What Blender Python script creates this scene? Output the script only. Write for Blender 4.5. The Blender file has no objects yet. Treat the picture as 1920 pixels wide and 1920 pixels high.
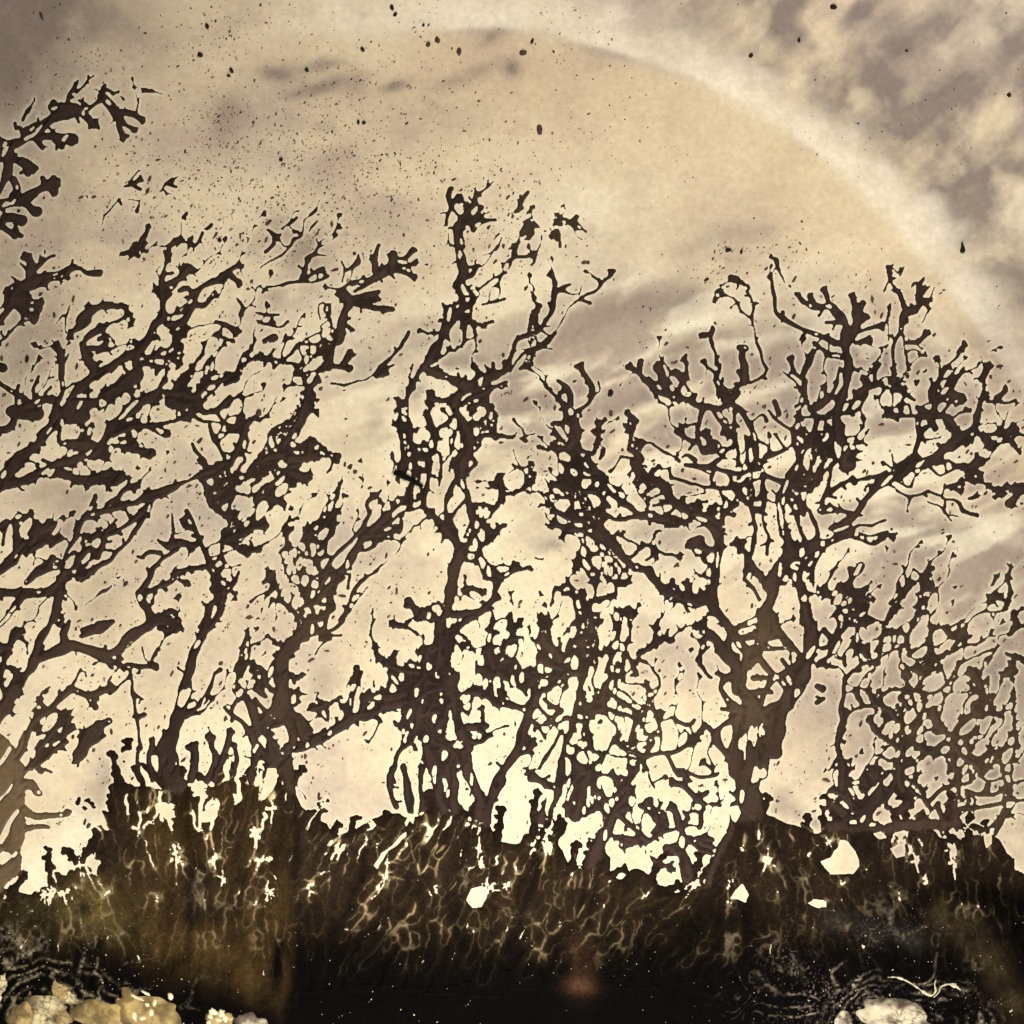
import bpy, math, random
import numpy as np
from math import radians

# ------------------------------------------------------------------ camera, world, lamps, exposure
SC = bpy.context.scene
COL = SC.collection
SC.unit_settings.scale_length = 0.01          # one unit is one centimetre: the picture is 4 cm wide
PX = 480.0                                    # photograph pixels per unit


def X(px): return (px - 960.0) / PX
def Y(py): return (960.0 - py) / PX


cam_d = bpy.data.cameras.new("camera")
cam_d.lens = 108.0
cam_d.sensor_width = 36.0
cam_d.clip_start = 0.1
cam_d.clip_end = 200.0
cam = bpy.data.objects.new("camera", cam_d)
cam.location = (0, 0, 12.0)
COL.objects.link(cam)
SC.camera = cam

world = bpy.data.worlds.new("World")
SC.world = world
world.use_nodes = True
bg = world.node_tree.nodes["Background"]
bg.inputs[0].default_value = (1.0, 0.95, 0.86, 1)
bg.inputs[1].default_value = 0.22


def area_lamp(name, loc, target, size, power, color):
    d = bpy.data.lights.new(name, 'AREA')
    d.shape = 'DISK'
    d.size = size
    d.energy = power
    d.color = color
    o = bpy.data.objects.new(name, d)
    o.location = loc
    v = np.array(target, float) - np.array(loc, float)
    import mathutils
    o.rotation_euler = mathutils.Vector(v).to_track_quat('-Z', 'Y').to_euler()
    COL.objects.link(o)
    return o


# one softbox from the lower side, a weaker one from the upper right
area_lamp("key_lamp", (0.1, -4.0, 3.3), (0.0, -0.75, 0), 1.6, 250.0, (1.0, 0.955, 0.86))
area_lamp("side_lamp", (3.2, 4.0, 4.6), (0.3, 0.9, 0), 1.8, 160.0, (1.0, 0.95, 0.90))

SC.view_settings.view_transform = 'Standard'
SC.view_settings.look = 'None'
SC.view_settings.gamma = 1.0
SC.view_settings.use_curve_mapping = False
SC.view_settings.exposure = 0.14

rng = np.random.RandomState(7)
random.seed(7)

# ------------------------------------------------------------------ small maths helpers


def vnoise(x, y, scale, seed):
    """smooth value noise in -1..1 at a wavelength of `scale` pixels"""
    r = np.random.RandomState(seed)
    T = r.uniform(-1, 1, (256, 256)).astype(np.float32)
    u = x / scale + 57.3
    v = y / scale + 91.7
    i = np.floor(u).astype(np.int32)
    j = np.floor(v).astype(np.int32)
    fu = (u - i).astype(np.float32)
    fv = (v - j).astype(np.float32)
    fu = fu * fu * fu * (fu * (fu * 6 - 15) + 10)
    fv = fv * fv * fv * (fv * (fv * 6 - 15) + 10)
    i0 = i & 255; i1 = (i + 1) & 255; j0 = j & 255; j1 = (j + 1) & 255
    a = T[j0, i0] * (1 - fu) + T[j0, i1] * fu
    b = T[j1, i0] * (1 - fu) + T[j1, i1] * fu
    return a * (1 - fv) + b * fv


def fbm(x, y, scale, seed, octaves=4, gain=0.5):
    s = 0; a = 1.0; t = 0
    for k in range(octaves):
        c, sn = math.cos(0.6 * k + 0.3), math.sin(0.6 * k + 0.3)
        s = s + a * vnoise(x * c - y * sn, x * sn + y * c, scale / (2 ** k), seed + k * 13)
        t += a
        a *= gain
    return s / t


def sstep(a, b, x):
    t = np.clip((x - a) / (b - a), 0, 1)
    return t * t * (3 - 2 * t)


def catmull(pts, step=4.0):
    P = np.array(pts, float)
    if len(P) < 2:
        return P
    if len(P) == 2:
        n = max(2, int(np.hypot(*(P[1] - P[0])) / step) + 1)
        t = np.linspace(0, 1, n)[:, None]
        return P[0] * (1 - t) + P[1] * t
    Q = np.vstack([2 * P[0] - P[1], P, 2 * P[-1] - P[-2]])
    out = []
    for k in range(1, len(Q) - 2):
        p0, p1, p2, p3 = Q[k - 1], Q[k], Q[k + 1], Q[k + 2]
        n = max(2, int(np.hypot(*(p2 - p1)) / step) + 1)
        t = np.linspace(0, 1, n, endpoint=False)[:, None]
        out.append(0.5 * ((2 * p1) + (-p0 + p2) * t + (2 * p0 - 5 * p1 + 4 * p2 - p3) * t ** 2 + (-p0 + 3 * p1 - 3 * p2 + p3) * t ** 3))
    out.append(P[-1:])
    return np.vstack(out)


# ------------------------------------------------------------------ where the dendrites run (photograph pixels)
# one line is one branch; strokes are divided by ';'.  "12-8 x,y x,y": a strand and its widths, "f": it ends in lobes,
# "b3,36,8": a braid of three strands spread over 36, each 8 wide
DENDRITES = []


def dendrite(label, text, name='dendrite', haze=0.0, spur=1.0):
    DENDRITES.append((name, label, [l for l in text.strip().splitlines() if l.strip()], haze, spur))


dendrite("broad dark dendrite with stubby lobes entering at the upper left corner", """
22 -60,420 -20,375 0,350 12,325 16,300 20,275 45,262 68,247 85,230 105,218 140,206; 30 -30,262 5,270 5,292; 14 20,300 38,300
20-10 140,206 170,200 195,186; 10-12 195,186 192,165 198,160; 9-4 195,178 215,195 222,208; 8 160,195 150,190 146,188; 8-10 190,172 205,170 214,178
f10-16 195,195 215,208 240,212 266,224; f8-13 215,208 228,228 252,242; f7-17 215,212 222,235 232,256; 9-4 205,205 212,225 206,232
16-22 150,205 165,222 175,238; 11-9 168,225 165,242; 12-9 178,225 184,245; 8-7 142,208 148,228
16 140,200 115,202 95,205 100,190; 12-8 125,195 130,175 140,165 148,150; 9-5 145,172 160,160 165,150 176,142; 6-3 138,168 140,152
f20-24 72,258 100,256 128,260; 16 105,262 118,274; 14 68,262 80,278; 10 90,240 104,250
10 45,258 40,240 30,240 28,232; 8-10 45,250 58,235 66,230; 8-3 42,226 50,205 68,188; 5 48,210 58,200
2.4 208,160 220,150 230,144; 2.4 220,172 245,168 275,166; 8 268,170 285,170; 6-2 285,170 300,178 312,176; 3-5 270,170 262,185 258,205 255,215; 2.4 245,165 265,158 278,150; 3-8 225,182 232,188
f16-24 20,300 45,302 56,312; 10 40,322 62,312; 20 26,338 35,362 18,376
26-20 -20,395 0,385 25,378 45,375 62,362; f18-26 62,362 78,352 94,344; 14-24 88,350 102,362; 12-16 84,348 80,334
20-30 45,378 60,390 68,396; 22-26 5,412 25,410 42,414; 24-16 -30,420 0,424 14,434 26,442; 10-14 26,430 38,440
""")

dendrite("dark fringed dendrite at left edge below the upper left corner one", """
14 -40,650 -10,612 15,580 22,560 32,537; 24-30 25,540 50,535 80,525; 10-5 30,535 12,538; 9-5 32,530 22,518; 8-5 38,548 50,556
22-12 75,525 105,512 140,502; 16-12 85,520 110,520 130,505 150,503 165,513 186,517; 10-14 170,512 188,512; 8-4 100,522 118,532; 7-4 84,530 88,545; 6-4 118,518 126,528
f26-16 60,525 60,500 52,482; 14-9 62,510 85,490 102,478; 10-6 70,505 75,478; 9-6 50,505 38,492
f24-20 25,562 45,565 72,568; 10-12 60,570 74,582; 8 30,550 44,556
6-10 30,578 45,582; f14-20 42,583 60,595; 8-4 50,598 38,612
7 -30,668 0,640 20,620 40,605 50,600
""")

dendrite("smooth dark knob on left edge above the leaning dendrite", """
24 -30,690 -5,690 4,690; 14 -10,715 2,722
""", spur=0)

dendrite("large leaning dendrite with many feathery branches along the left edge", """
30-22 -50,960 0,902 20,878 35,858 62,838 82,815 100,795; 22-26 100,795 108,770 118,745 135,735; 40 120,765 150,770; 30 130,785 156,780; 34-20 145,760 178,755
14-18 -30,815 0,807 15,800 25,790 30,770 45,765 75,750 98,750; 28 22,772 45,776 72,776; 12 30,760 32,740 36,722; 8-11 60,745 65,720 72,705; 8 85,738 96,725
16 118,745 115,715 115,690; 18-9 115,690 112,660 106,640; f8 110,662 100,650; 6 115,690 130,662; 5 122,625 125,592 131,570; 5-8 105,612 120,590
24-14 135,735 160,715 175,690 158,665 155,645; f12-20 155,645 170,625 185,618; 8-4 165,690 180,680
10-20 125,635 145,615 165,598; 26-22 150,602 175,582; f22-12 175,582 200,572 232,577; 6 160,576 165,564; 6-3 190,570 195,556
12-6 160,632 185,625 215,605 242,592; 14-10 165,655 190,650 202,640; 8-4 180,662 215,650 252,645; 10 185,638 200,632
20-18 160,715 200,692 230,672 252,660; 12 190,742 212,750; 24 200,740 235,720 250,702; 18 235,720 247,736
18-24 252,660 258,690 262,706 245,715; 16 252,660 275,640 290,610 305,595
14-12 305,595 303,560 305,530; 12-8 305,530 310,505 315,488; f8-12 312,485 318,465 328,450; 5-3 305,530 296,512 300,500; 5 300,560 288,548
f4-12 255,482 262,460 268,445 277,424; 8 265,462 274,472; 4-7 243,466 254,455; 4 232,480 244,474 258,480
12-14 305,540 330,525 345,515; 16-18 345,515 358,505; 14-18 310,608 335,610 350,595; 14-11 340,605 355,590 365,560 375,540; 8 315,590 350,582 360,580
16-18 360,552 385,535 410,525 428,512; f14-14 425,512 446,528; f12-14 428,510 446,500; 12 360,552 353,540 338,546; 14 365,572 386,570 402,550; 5 388,560 410,560
4 320,625 360,615 402,604; f9-15 402,602 425,610 441,622; 6-9 405,625 420,632 436,640; 5-9 330,632 350,630
14-11 255,665 290,670 322,672; f12-13 318,670 334,680; 12 290,665 300,655; 4-6 310,666 344,652; 12 265,682 285,686 302,690; 5-9 330,650 344,645
""")

dendrite("second leaning stem with long horizontal fronds left of the first net", """
24-18 -40,925 0,912 38,902 70,890 100,873 140,862 175,848; 22-16 175,848 200,820 215,792 240,772; 26-20 95,885 125,892 150,900 188,900
20-30 240,772 270,752 296,740; 16 295,738 330,736 365,745; f24-26 320,754 345,765; 8-12 300,728 311,716; 8 325,738 331,718; 8-6 270,752 262,736
14 365,745 380,770 405,772 430,745; 14-10 365,742 390,722 415,712 432,700; f8-12 425,720 440,712; 8 405,770 420,790 440,800
14-12 200,820 235,805 255,796 285,800 330,790 356,772; 20 285,800 312,815; f10-12 355,790 352,780; 10-8 356,775 385,790 416,795
f14-20 215,836 240,840 262,845 276,850; 10-16 240,838 255,832; 10-16 200,838 192,858; f12-18 148,842 166,834; 10-22 110,806 112,830 136,831; 18 136,831 160,832; 5-9 232,822 246,818
18-22 188,900 214,902 222,894; f14-18 175,895 205,886; 10 80,862 92,866; 10 160,905 164,918; 9-12 225,925 235,918 252,912; 6-10 172,945 180,930
""")

dendrite("thin dendrite with two small leafy tips above the left group", """
6-4 190,422 195,405 210,385 222,375; 3 222,375 230,352 240,346; 3 222,375 260,376 280,371 300,358; 3-10 262,378 255,394; 8 225,378 227,384
f8-14 236,350 250,346 260,338; 7 252,352 264,356; 4-6 245,340 250,328 258,318; 3 234,342 246,338
f4-10 300,358 310,345 322,338; 9 315,345 332,350; 4-2 320,336 340,328; 8-4 308,358 310,368
""")

dendrite("tiny ragged clump of dark flecks right of the leafy sprigs at upper left", """
4-6 345,452 360,455 368,460; 6-9 370,460 382,440; 4 380,455 383,472; 4 366,456 364,470; 7-9 388,432 394,424
""")

dendrite("small dark clump of broad lobes on left edge halfway down", """
30-22 -40,1090 0,1068 20,1050 40,1030; 20-14 30,1032 30,1000 27,978; 14 -20,995 0,985 10,974; 10 5,1022 10,990
24-16 40,1025 60,1010 65,984; f20-22 58,1002 90,988; 12 50,1042 70,1022; f16-14 60,1030 80,1018 92,1014
f18-26 50,1090 75,1070 96,1058; 10-13 95,1026 113,1012; 5 62,1062 70,1048 96,1056
""")

dendrite("spreading dendrite rising from lower left edge with forked side branches", """
20-18 110,1108 103,1145 90,1175 72,1205 66,1230 55,1255 38,1272; 26-40 38,1272 25,1297 10,1325 -10,1352; 14 20,1255 35,1266
24-20 -40,1108 0,1110 40,1112 80,1112 110,1095 125,1065 140,1040; 14-12 125,1060 122,1040 140,1010 155,980 165,965; 14-16 -20,1182 5,1165 18,1150 32,1128 52,1115
16 160,970 200,955 250,945 275,930 320,915 345,905; 13 265,940 300,930 332,913; 8 200,955 205,940 222,930; 7 232,948 240,965
16-14 135,1065 160,1035 172,1030 186,1046; 16-13 185,1045 195,1020 200,995 216,985; 13 190,1010 230,990 250,975 265,960 276,950; f10-16 165,1010 182,1005; 8 150,1020 158,1000
14-11 175,1070 200,1055 225,1030 245,1005 262,985 276,962; 18 145,1085 170,1072; 14 110,1085 130,1078; 7 150,1070 165,1055
12 0,1262 8,1240 18,1210 22,1180; f12-18 24,1200 33,1186; 18-22 -30,1215 0,1215 18,1212; 10 10,1300 2,1280 4,1255
22-26 66,1235 95,1225 120,1215 140,1212 170,1220 200,1230; 20-28 200,1232 225,1215 240,1196 266,1182; 22-12 120,1205 122,1185 130,1168; 8-12 105,1150 115,1160 112,1172
22-20 266,1182 285,1170 280,1150 268,1130 262,1112; f24-28 285,1168 308,1160 324,1166; f12 300,1152 320,1144; 10-13 300,1180 318,1180
14-11 262,1112 275,1092 290,1065 305,1047 332,1030; 14-12 275,1108 305,1098 320,1090 330,1075 350,1068 386,1062; 8 300,1098 312,1108; f10-13 335,1090 350,1094
10-14 268,1045 280,1036 300,1035; f16-17 318,1022 340,1016 357,1021; 3 215,1082 240,1078 268,1080; 10-8 322,1025 326,995 325,962; 8-14 300,1012 312,1020
20-15 170,1222 200,1240 245,1250; 8-10 245,1250 248,1290 255,1330 258,1370 261,1405; f10-17 240,1242 265,1250 287,1250; 6 248,1258 235,1276 220,1290 205,1300; 9-6 252,1300 268,1312; 8-10 258,1350 270,1340
""")

dendrite("braided lower left stem with drooping side fronds beside the pale hollow", """
12-14 -10,1480 20,1440 40,1415 55,1370 75,1345 100,1325 128,1294; 10-8 128,1294 140,1272 152,1252; 12-8 30,1470 58,1432 80,1395 96,1372 110,1350
12-20 128,1290 160,1302 180,1308; f18-14 172,1302 205,1290; 20-14 168,1308 178,1328; 8-6 72,1322 76,1302 92,1288; 8 92,1332 75,1318
14-10 92,1392 115,1380 124,1360 130,1332; 8-11 118,1372 130,1368 138,1360; 12-10 60,1440 85,1420 110,1400 125,1392
""", haze=0.25)

dendrite("hazy brown stem mass at left edge beside the pale hollow", """
52 -30,1380 0,1410 16,1450 22,1500; 60-70 -20,1450 5,1500 18,1560 6,1620; 40 30,1440 20,1480; 40 -10,1620 0,1650 -20,1680
26-16 30,1480 52,1470 72,1486; f20-16 48,1520 80,1530 122,1526; 18-10 40,1560 62,1548 90,1552; 16-10 18,1430 36,1405 42,1380; 14-8 36,1455 62,1440 96,1448
""", haze=0.75, spur=0.3)

dendrite("dark pointed leaf patch lying beneath the forked side branches at left", """
16-24 152,1192 170,1183 188,1176; 22-9 188,1176 204,1168 212,1165; 12 156,1180 172,1174
""", spur=0.3)

dendrite("faint dark streak between stems at left, above the pointed leaf patch", """
4-9 168,1132 182,1120 196,1108; 8-4 196,1108 208,1098; 4 160,1140 172,1126
""", haze=0.15)

dendrite("broad dark tongue-shaped patch standing over the pale hollow at lower left", """
34-30 146,1414 164,1386 184,1362; 26-18 184,1362 202,1352; 14-8 172,1392 188,1386 198,1380; 30-16 150,1410 138,1428; 10 176,1378 192,1376
""", haze=0.15, spur=0.6)

dendrite("slender trunk left of centre that opens into a wide net of strands", """
46-40 330,1490 320,1440 312,1402; 38-26 312,1405 328,1362 340,1325 348,1285 355,1250; 22-16 355,1250 365,1220 380,1195 388,1165; 10 385,1162 388,1145 399,1128; 12 392,1180 408,1150 416,1122
f15-17 388,1462 402,1424 395,1388; f15-17 404,1460 420,1412 431,1376; f16-20 358,1462 368,1424 362,1400; f12-15 440,1450 446,1418 440,1400; f12-14 285,1462 280,1420 284,1388; 10 262,1462 258,1430 256,1404; 12 300,1452 302,1410 305,1372
18 350,1340 380,1328 397,1312; 16-6 378,1325 390,1300 395,1285 402,1260; 8-14 402,1262 412,1256; 8 370,1330 378,1312
b3,30,9 412,1122 408,1090 400,1065 405,1040 420,1010 437,985; 14-10 416,1112 440,1095 449,1074; 12 400,1062 385,1040 372,1010 362,975 350,958; f9-14 362,992 350,985; f8-12 355,965 345,975
b4,44,9 430,1022 440,990 425,960 420,930 430,900; f18-16 430,1010 458,1000; f14-18 440,1022 462,1035; 13-11 455,1000 475,990 495,985; 10-13 480,990 500,985; f8-12 465,1035 485,1030
12 345,905 380,890 402,880; b4,48,8 388,932 418,895 430,860 445,830 450,800 462,778; 16-12 435,870 450,830 460,800 482,778; b3,40,7 370,862 390,880 420,900 452,905
b3,38,8 400,940 430,925 470,890 510,870 542,850 570,835; 16 480,866 512,856 542,852; f20-16 540,862 575,858 602,852 628,856; f16-20 575,860 583,838; 10-14 600,855 602,842; 10-14 618,852 630,866
12-10 480,930 510,905 540,880 560,872; f18-22 545,886 570,892; f8-12 540,895 548,908; 14 478,936 496,930 520,940 532,946; 10 510,905 500,925
b3,38,7 480,880 510,850 530,820 545,790 556,768; 8 360,830 372,850 388,868; 10 395,800 405,830 420,850
26-14 565,790 575,765 580,735 575,725; 14 560,790 545,815 530,835; f10-15 572,735 594,716; 8-10 578,750 592,742; 8 575,725 565,700 552,685; 9-6 582,772 596,768
b4,54,6 555,700 580,682 600,660 612,640; 8 470,672 510,672 535,682 560,682; 5 545,665 570,640 596,625; f5-9 540,672 556,650; 9-7 505,672 512,688; 5 478,668 450,690 430,705
22-20 635,642 640,612 645,590; 13 618,690 625,655 635,640; 18 645,586 656,566 646,550; 13 606,694 618,665; f14-16 645,682 658,664; f10-15 625,686 652,690; 8 650,610 662,618
b3,24,5 612,570 616,600 612,630 600,660; 10-12 640,545 652,535 668,530; 10 640,560 638,545
""")

dendrite("ragged forked crown with finger tips above the slender trunk", """
14-16 660,536 690,525 715,512 736,505; 8 665,548 690,535 712,518; 16-12 703,505 705,480 713,460
22-18 720,510 735,498 739,478; f8-12 738,486 760,482 776,470; 8-10 745,496 765,496 780,490; f8-13 740,506 760,512 774,520; 9-6 712,515 708,528; 8 735,512 740,522
10-8 650,560 668,566 690,566; f12-18 665,560 685,555 704,552; 10-14 668,570 700,576 736,580; 6-10 690,566 715,564
10-14 650,508 664,496 672,488; 6 640,530 645,505 640,490; 4 655,530 662,505
""")

dendrite("thin broken dendrite with a smoky patch, upper left of centre", """
6 488,502 510,485 530,475 545,455 565,440 570,415; 5-3 570,415 585,400 598,375 612,370; 9 582,402 590,390; 8 498,472 512,460; 5 545,458 528,462
f10-14 500,432 516,446; 5-8 525,430 540,420 556,408; 4 520,450 530,462; 4 540,418 548,402 558,396; 5-8 580,432 597,414; 3 560,400 565,388
16-9 565,526 572,505 575,486; 14-6 575,488 588,478 612,482; 8 570,525 590,510 606,504; 8 530,534 560,530 578,528; 8-10 584,530 600,525 614,519; 3 560,538 545,552 530,582
7 478,586 500,590 522,589; 5-9 480,602 505,609 528,612 540,606; 6 600,602 598,576 606,567; 12-17 496,642 512,634; 7 500,535 492,548; 6-10 446,560 456,575 452,590
8 505,535 530,533; 5 488,536 505,545
""")

dendrite("lone thin twig slanting up to the right below the ragged crown", """
6-8 622,716 645,722 675,715 700,700 720,685 736,665 750,650; 8-11 750,650 762,636 768,622; f10-15 704,706 717,700; 3 630,736 660,728; 7 725,690 738,684; 6 740,662 738,650
""")

dendrite("curved thick trunk left of centre forking right into parallel strands", """
26-20 500,1490 512,1440 505,1395; 24 545,1480 538,1440 540,1400; 22 468,1480 474,1440 482,1405; 40-30 528,1335 530,1280 528,1250 535,1225 555,1200 572,1195; 40-34 565,1192 582,1178; b4,84,18 530,1320 525,1360 515,1400 508,1440; 20 545,1330 560,1360 578,1392
b4,60,13 575,1188 590,1150 610,1110 640,1080; 8 620,1200 600,1196; 5 588,1226 608,1206 622,1194; 8 640,1190 612,1192
22-18 600,1112 620,1085 645,1065 660,1045 680,1010 705,985 728,964; b2,28,12 668,1032 700,1005 730,985 757,964; f6-9 660,1075 655,1100; 10 690,1005 715,1000; 8 728,964 745,950 755,930
14-9 608,1098 615,1062 640,1030 665,1005 680,985 692,962; 8 600,1070 592,1045; 9 692,962 690,940 712,920
5 528,1035 530,1060 540,1080 560,1100 592,1106; 5 530,1035 555,1025 575,1045; 8 575,1045 590,1050 612,1045; 4 545,1082 570,1070; 4 563,1088 575,1060; f8-11 596,1036 606,1024; 7 556,1050 562,1040
6-7 575,1000 578,1020 580,1040; 7-8 580,1000 600,995 615,975 625,960; 5 625,960 618,1000 615,1020 605,1045; f7-10 580,1000 590,984; 6 625,960 632,935 640,915
11-9 640,1162 660,1120 680,1090 702,1074; 4 700,1070 720,1055 745,1035 760,1005 776,985; 3.5 638,1172 665,1135 690,1100; 8 590,1190 625,1180 645,1160; 7-4 705,1072 712,1058
7 515,1078 520,1110 525,1130; 8-10 525,1130 545,1140 562,1162; 12-14 492,1092 510,1074; 6-10 505,1140 510,1125; 3.5 520,1130 518,1160 512,1170
f8-10 552,1276 570,1264; 12 548,1262 552,1282; 6 558,1290 558,1322; f18-22 562,1342 576,1366; 12 545,1330 556,1340; 6-8 575,1300 560,1300
14 512,1292 500,1280 490,1256 478,1250; f16-20 500,1305 488,1295; 12 508,1342 490,1330 478,1312; 8-12 484,1262 470,1256; 12 512,1375 492,1362 478,1345
10-14 422,1325 440,1345 460,1360 478,1384; f18-22 462,1308 474,1340 482,1362; b2,20,5 450,1240 445,1280 448,1310; 4 456,1230 450,1250 456,1270; 10 445,1312 436,1330; 8 452,1225 460,1200 466,1180
""", haze=0.12)

dendrite("hazy small clump of round lobes beside the curved trunk foot", """
16-18 585,1330 604,1328; 12-14 600,1330 610,1318; 18-14 602,1334 612,1348; 8 588,1322 578,1330
""", haze=0.1)

dendrite("tall central dendrite whose bare stem reaches highest in the picture", """
16-20 866,502 863,470 857,445 857,424; 20 866,480 868,505 868,522; b3,36,11 868,520 868,545 862,570 846,596; 20-15 846,580 838,605 832,625 820,650 808,670 795,687; 9 822,640 808,656 800,672
12 857,425 862,408 875,398 890,380; 10-12 890,382 895,360; 3 895,355 896,334; 3 892,356 885,344; 7 895,366 910,355 918,345; 3-2 918,345 933,324; 2.4 922,340 941,338; 3 915,350 916,332
8 862,408 850,388; 14-18 845,386 843,366 846,354; 8-12 850,385 859,369; 9 845,390 838,405 835,420; 4-3 835,420 826,426 815,431; 4 838,428 838,450 832,460; 4 838,440 843,462
12-10 860,425 885,410 895,400 900,386; f7-8 880,418 905,415 926,414; 4-6 885,410 905,404 916,399; 10 885,420 890,430
10 872,522 885,515 897,500; 7-9 880,500 900,496; b2,24,7 890,535 885,560 875,590 866,600; 7-5 895,542 920,525 938,512; 6-8 905,572 925,565 946,560; b2,20,5 870,590 880,610 875,630 870,642; 5 835,650 850,655 870,640; 5-8 880,600 900,610 926,604
18 795,690 815,700 845,712; 10 795,688 782,705 770,725 762,745 760,762; 5 805,680 830,665 840,650
12 745,750 750,775 750,795; 13 750,795 765,805 770,830 775,860 778,890; 10 750,795 752,830 755,860 750,878; 6 755,870 745,895; 7 740,748 748,748 760,754; 8 772,835 790,838
26-24 848,714 880,725 905,715 927,702; 14-11 927,702 945,695 955,680 960,660 966,640; 16-12 870,735 850,745 830,752 810,745 805,735; f9-12 900,700 890,690; 8 860,712 856,700
22-20 858,740 850,760 862,782; 11 866,760 885,745 920,730 950,715; 10 880,766 905,752 925,730; 12 910,755 915,775 900,790; 9 885,745 890,770
14-12 966,640 985,630 1010,620 1025,600; 12-14 1025,600 1035,580 1040,555; f13-14 1040,555 1042,532 1037,516; 8 1045,550 1060,540 1069,535; 6-4 1050,548 1085,550; 8-10 990,622 995,600 1001,584; f10-12 997,602 1010,575
5 1040,625 1055,600 1065,580 1080,565; 8-6 1080,565 1100,550 1120,545 1130,530 1145,516; 10 1140,520 1151,507; 5 1088,550 1092,535; 4 1125,540 1125,524; f8-10 1090,560 1106,566; 10-8 1042,625 1030,640 1000,655; 4 966,660 1000,650 1028,633
8 958,694 975,670 1000,652; 12-14 978,692 990,682; 5 1000,652 1020,650 1036,652; 8 985,690 1000,696
20-18 862,782 875,800 880,826; f13 885,790 906,800; f11 880,802 900,796 921,805; b2,32,10 875,800 878,830 870,860 875,892; f14-10 875,850 885,830 905,820 925,814; 9 900,820 930,815 960,818
18-14 870,860 868,900 880,930 882,962; 12-10 880,930 860,950 852,968; 10 870,890 852,905 842,930; 8 842,930 836,960 842,985
f9-14 798,772 802,790 808,802; 12-13 808,802 815,830 815,850; 11 845,790 830,800 815,812; 10 788,860 812,850; 14-12 800,860 805,890 800,920 795,952; 8 835,800 850,780; 11 774,835 782,860 802,858; 10 776,885 775,905 770,930 765,958; 10 800,920 790,945 768,958; 6 822,850 830,880 825,910
f14-18 938,932 940,912 935,896; 10 940,930 930,950 920,972; 11 944,926 962,926; 10 920,950 900,945 884,946; 9-12 930,915 920,905; 8 962,926 980,918 992,900
14-16 812,965 830,990 845,1005 857,1026; 14-12 798,958 825,975 840,1000; 13 880,960 885,990 880,1010 866,1026; 8 846,965 850,990 856,1012; b2,26,7 895,970 900,1000 900,1030; 13-10 900,975 925,1000 945,984; 8 905,1022 925,1005; 6 780,985 800,968
28-22 860,1024 858,1050 850,1075 845,1100 842,1125; 20 842,1125 838,1150 825,1172; 4 852,1080 856,1110 866,1125
b2,26,9 868,1032 890,1050 915,1065 930,1092; f14-20 925,1072 945,1080 965,1064; 10-12 962,1070 992,1064; 14 930,1090 925,1120 910,1142; f8-14 865,1105 880,1100 900,1108; 5 870,1090 878,1115 890,1125
18-20 910,1140 895,1155 870,1165 850,1182; 18 850,1150 872,1150 897,1148; 9 905,1150 925,1140; 14-12 870,1165 850,1190 840,1210 835,1232
f20-22 825,1165 800,1155 785,1145 768,1133; 8 812,1160 800,1140; 9 835,1140 820,1128; 8 792,1152 780,1160
b3,46,14 825,1172 820,1200 815,1230 825,1260 840,1292; 28 825,1180 830,1210 825,1242; 10 800,1232 788,1214; 8 860,1185 875,1195
3-8 698,1140 697,1180 698,1205 712,1236; 12-16 705,1226 725,1245 748,1255; 13 745,1255 770,1260 792,1264; 16-14 730,1260 745,1280 755,1302; 8 786,1250 768,1240; 6-9 730,1240 738,1222
22-20 690,1310 712,1310 740,1308 756,1300; f12-14 676,1312 690,1304; 10 745,1320 770,1315 798,1304; 12 715,1326 732,1308
b4,70,14 830,1250 815,1300 810,1350 820,1400 840,1452; 20-22 835,1280 850,1310 860,1360 880,1402; 28 840,1290 852,1270; 16-12 800,1280 795,1310 785,1340 775,1382 752,1402; 10 752,1402 742,1424 740,1442; 26 800,1400 812,1440 822,1480 830,1520; 24 842,1440 852,1480 850,1520; 24-26 872,1410 882,1460 900,1500 898,1540; 18 756,1438 764,1476 772,1520; 16 738,1440 730,1470 742,1512; 14 790,1440 786,1480 794,1515
f18-20 878,1362 902,1362; f14-12 870,1386 900,1390 916,1380; 10-14 860,1302 880,1296 905,1300 925,1315 960,1325; 10 865,1330 880,1335; 9 765,1385 780,1405
""")

dendrite("long low branch of dark lobes left of the central stem foot", """
26-17 556,1402 600,1385 640,1360 665,1345 692,1340 722,1325 748,1320; f8-5 655,1350 665,1300 675,1262; 10-12 663,1272 670,1250; 10-12 655,1342 638,1320; f15 675,1336 682,1312; 8 640,1362 630,1345; 10-6 720,1330 745,1335; 7 700,1345 715,1355
""")

dendrite("small club-shaped blot left of the central stem at the thin loop", """
14-16 734,1166 750,1174; 10-7 750,1174 768,1180 784,1188; 7-9 762,1172 768,1164; 3 784,1188 794,1196
""", spur=0.3)

dendrite("faint leafy sprigs right of the highest central stem", """
8 972,396 980,380 987,364; 10-12 985,368 991,360; 11-13 966,396 979,390; 4 990,400 996,388
9 980,442 990,420; 9 994,420 1006,426; 9 990,434 992,450; 9 978,436 986,427; 6 985,418 996,408; 5 986,450 1000,438
3 1008,472 1020,440 1040,425; 4 1044,402 1050,386 1057,379 1057,396 1048,406; 8 1048,404 1053,421; 12 1034,446 1044,432 1049,442; 8 1049,440 1051,462; f8 1064,418 1079,409; 8 1076,412 1080,428
3 1010,470 1000,490 978,502; 3 958,512 985,490; 4-6 938,502 960,482 1000,480; 7-8 998,480 1004,474; 5-8 925,452 936,438; 4 930,472 941,444; 5 950,470 965,462 975,448; 4 905,500 920,480 930,462
""", haze=0.1)

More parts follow.
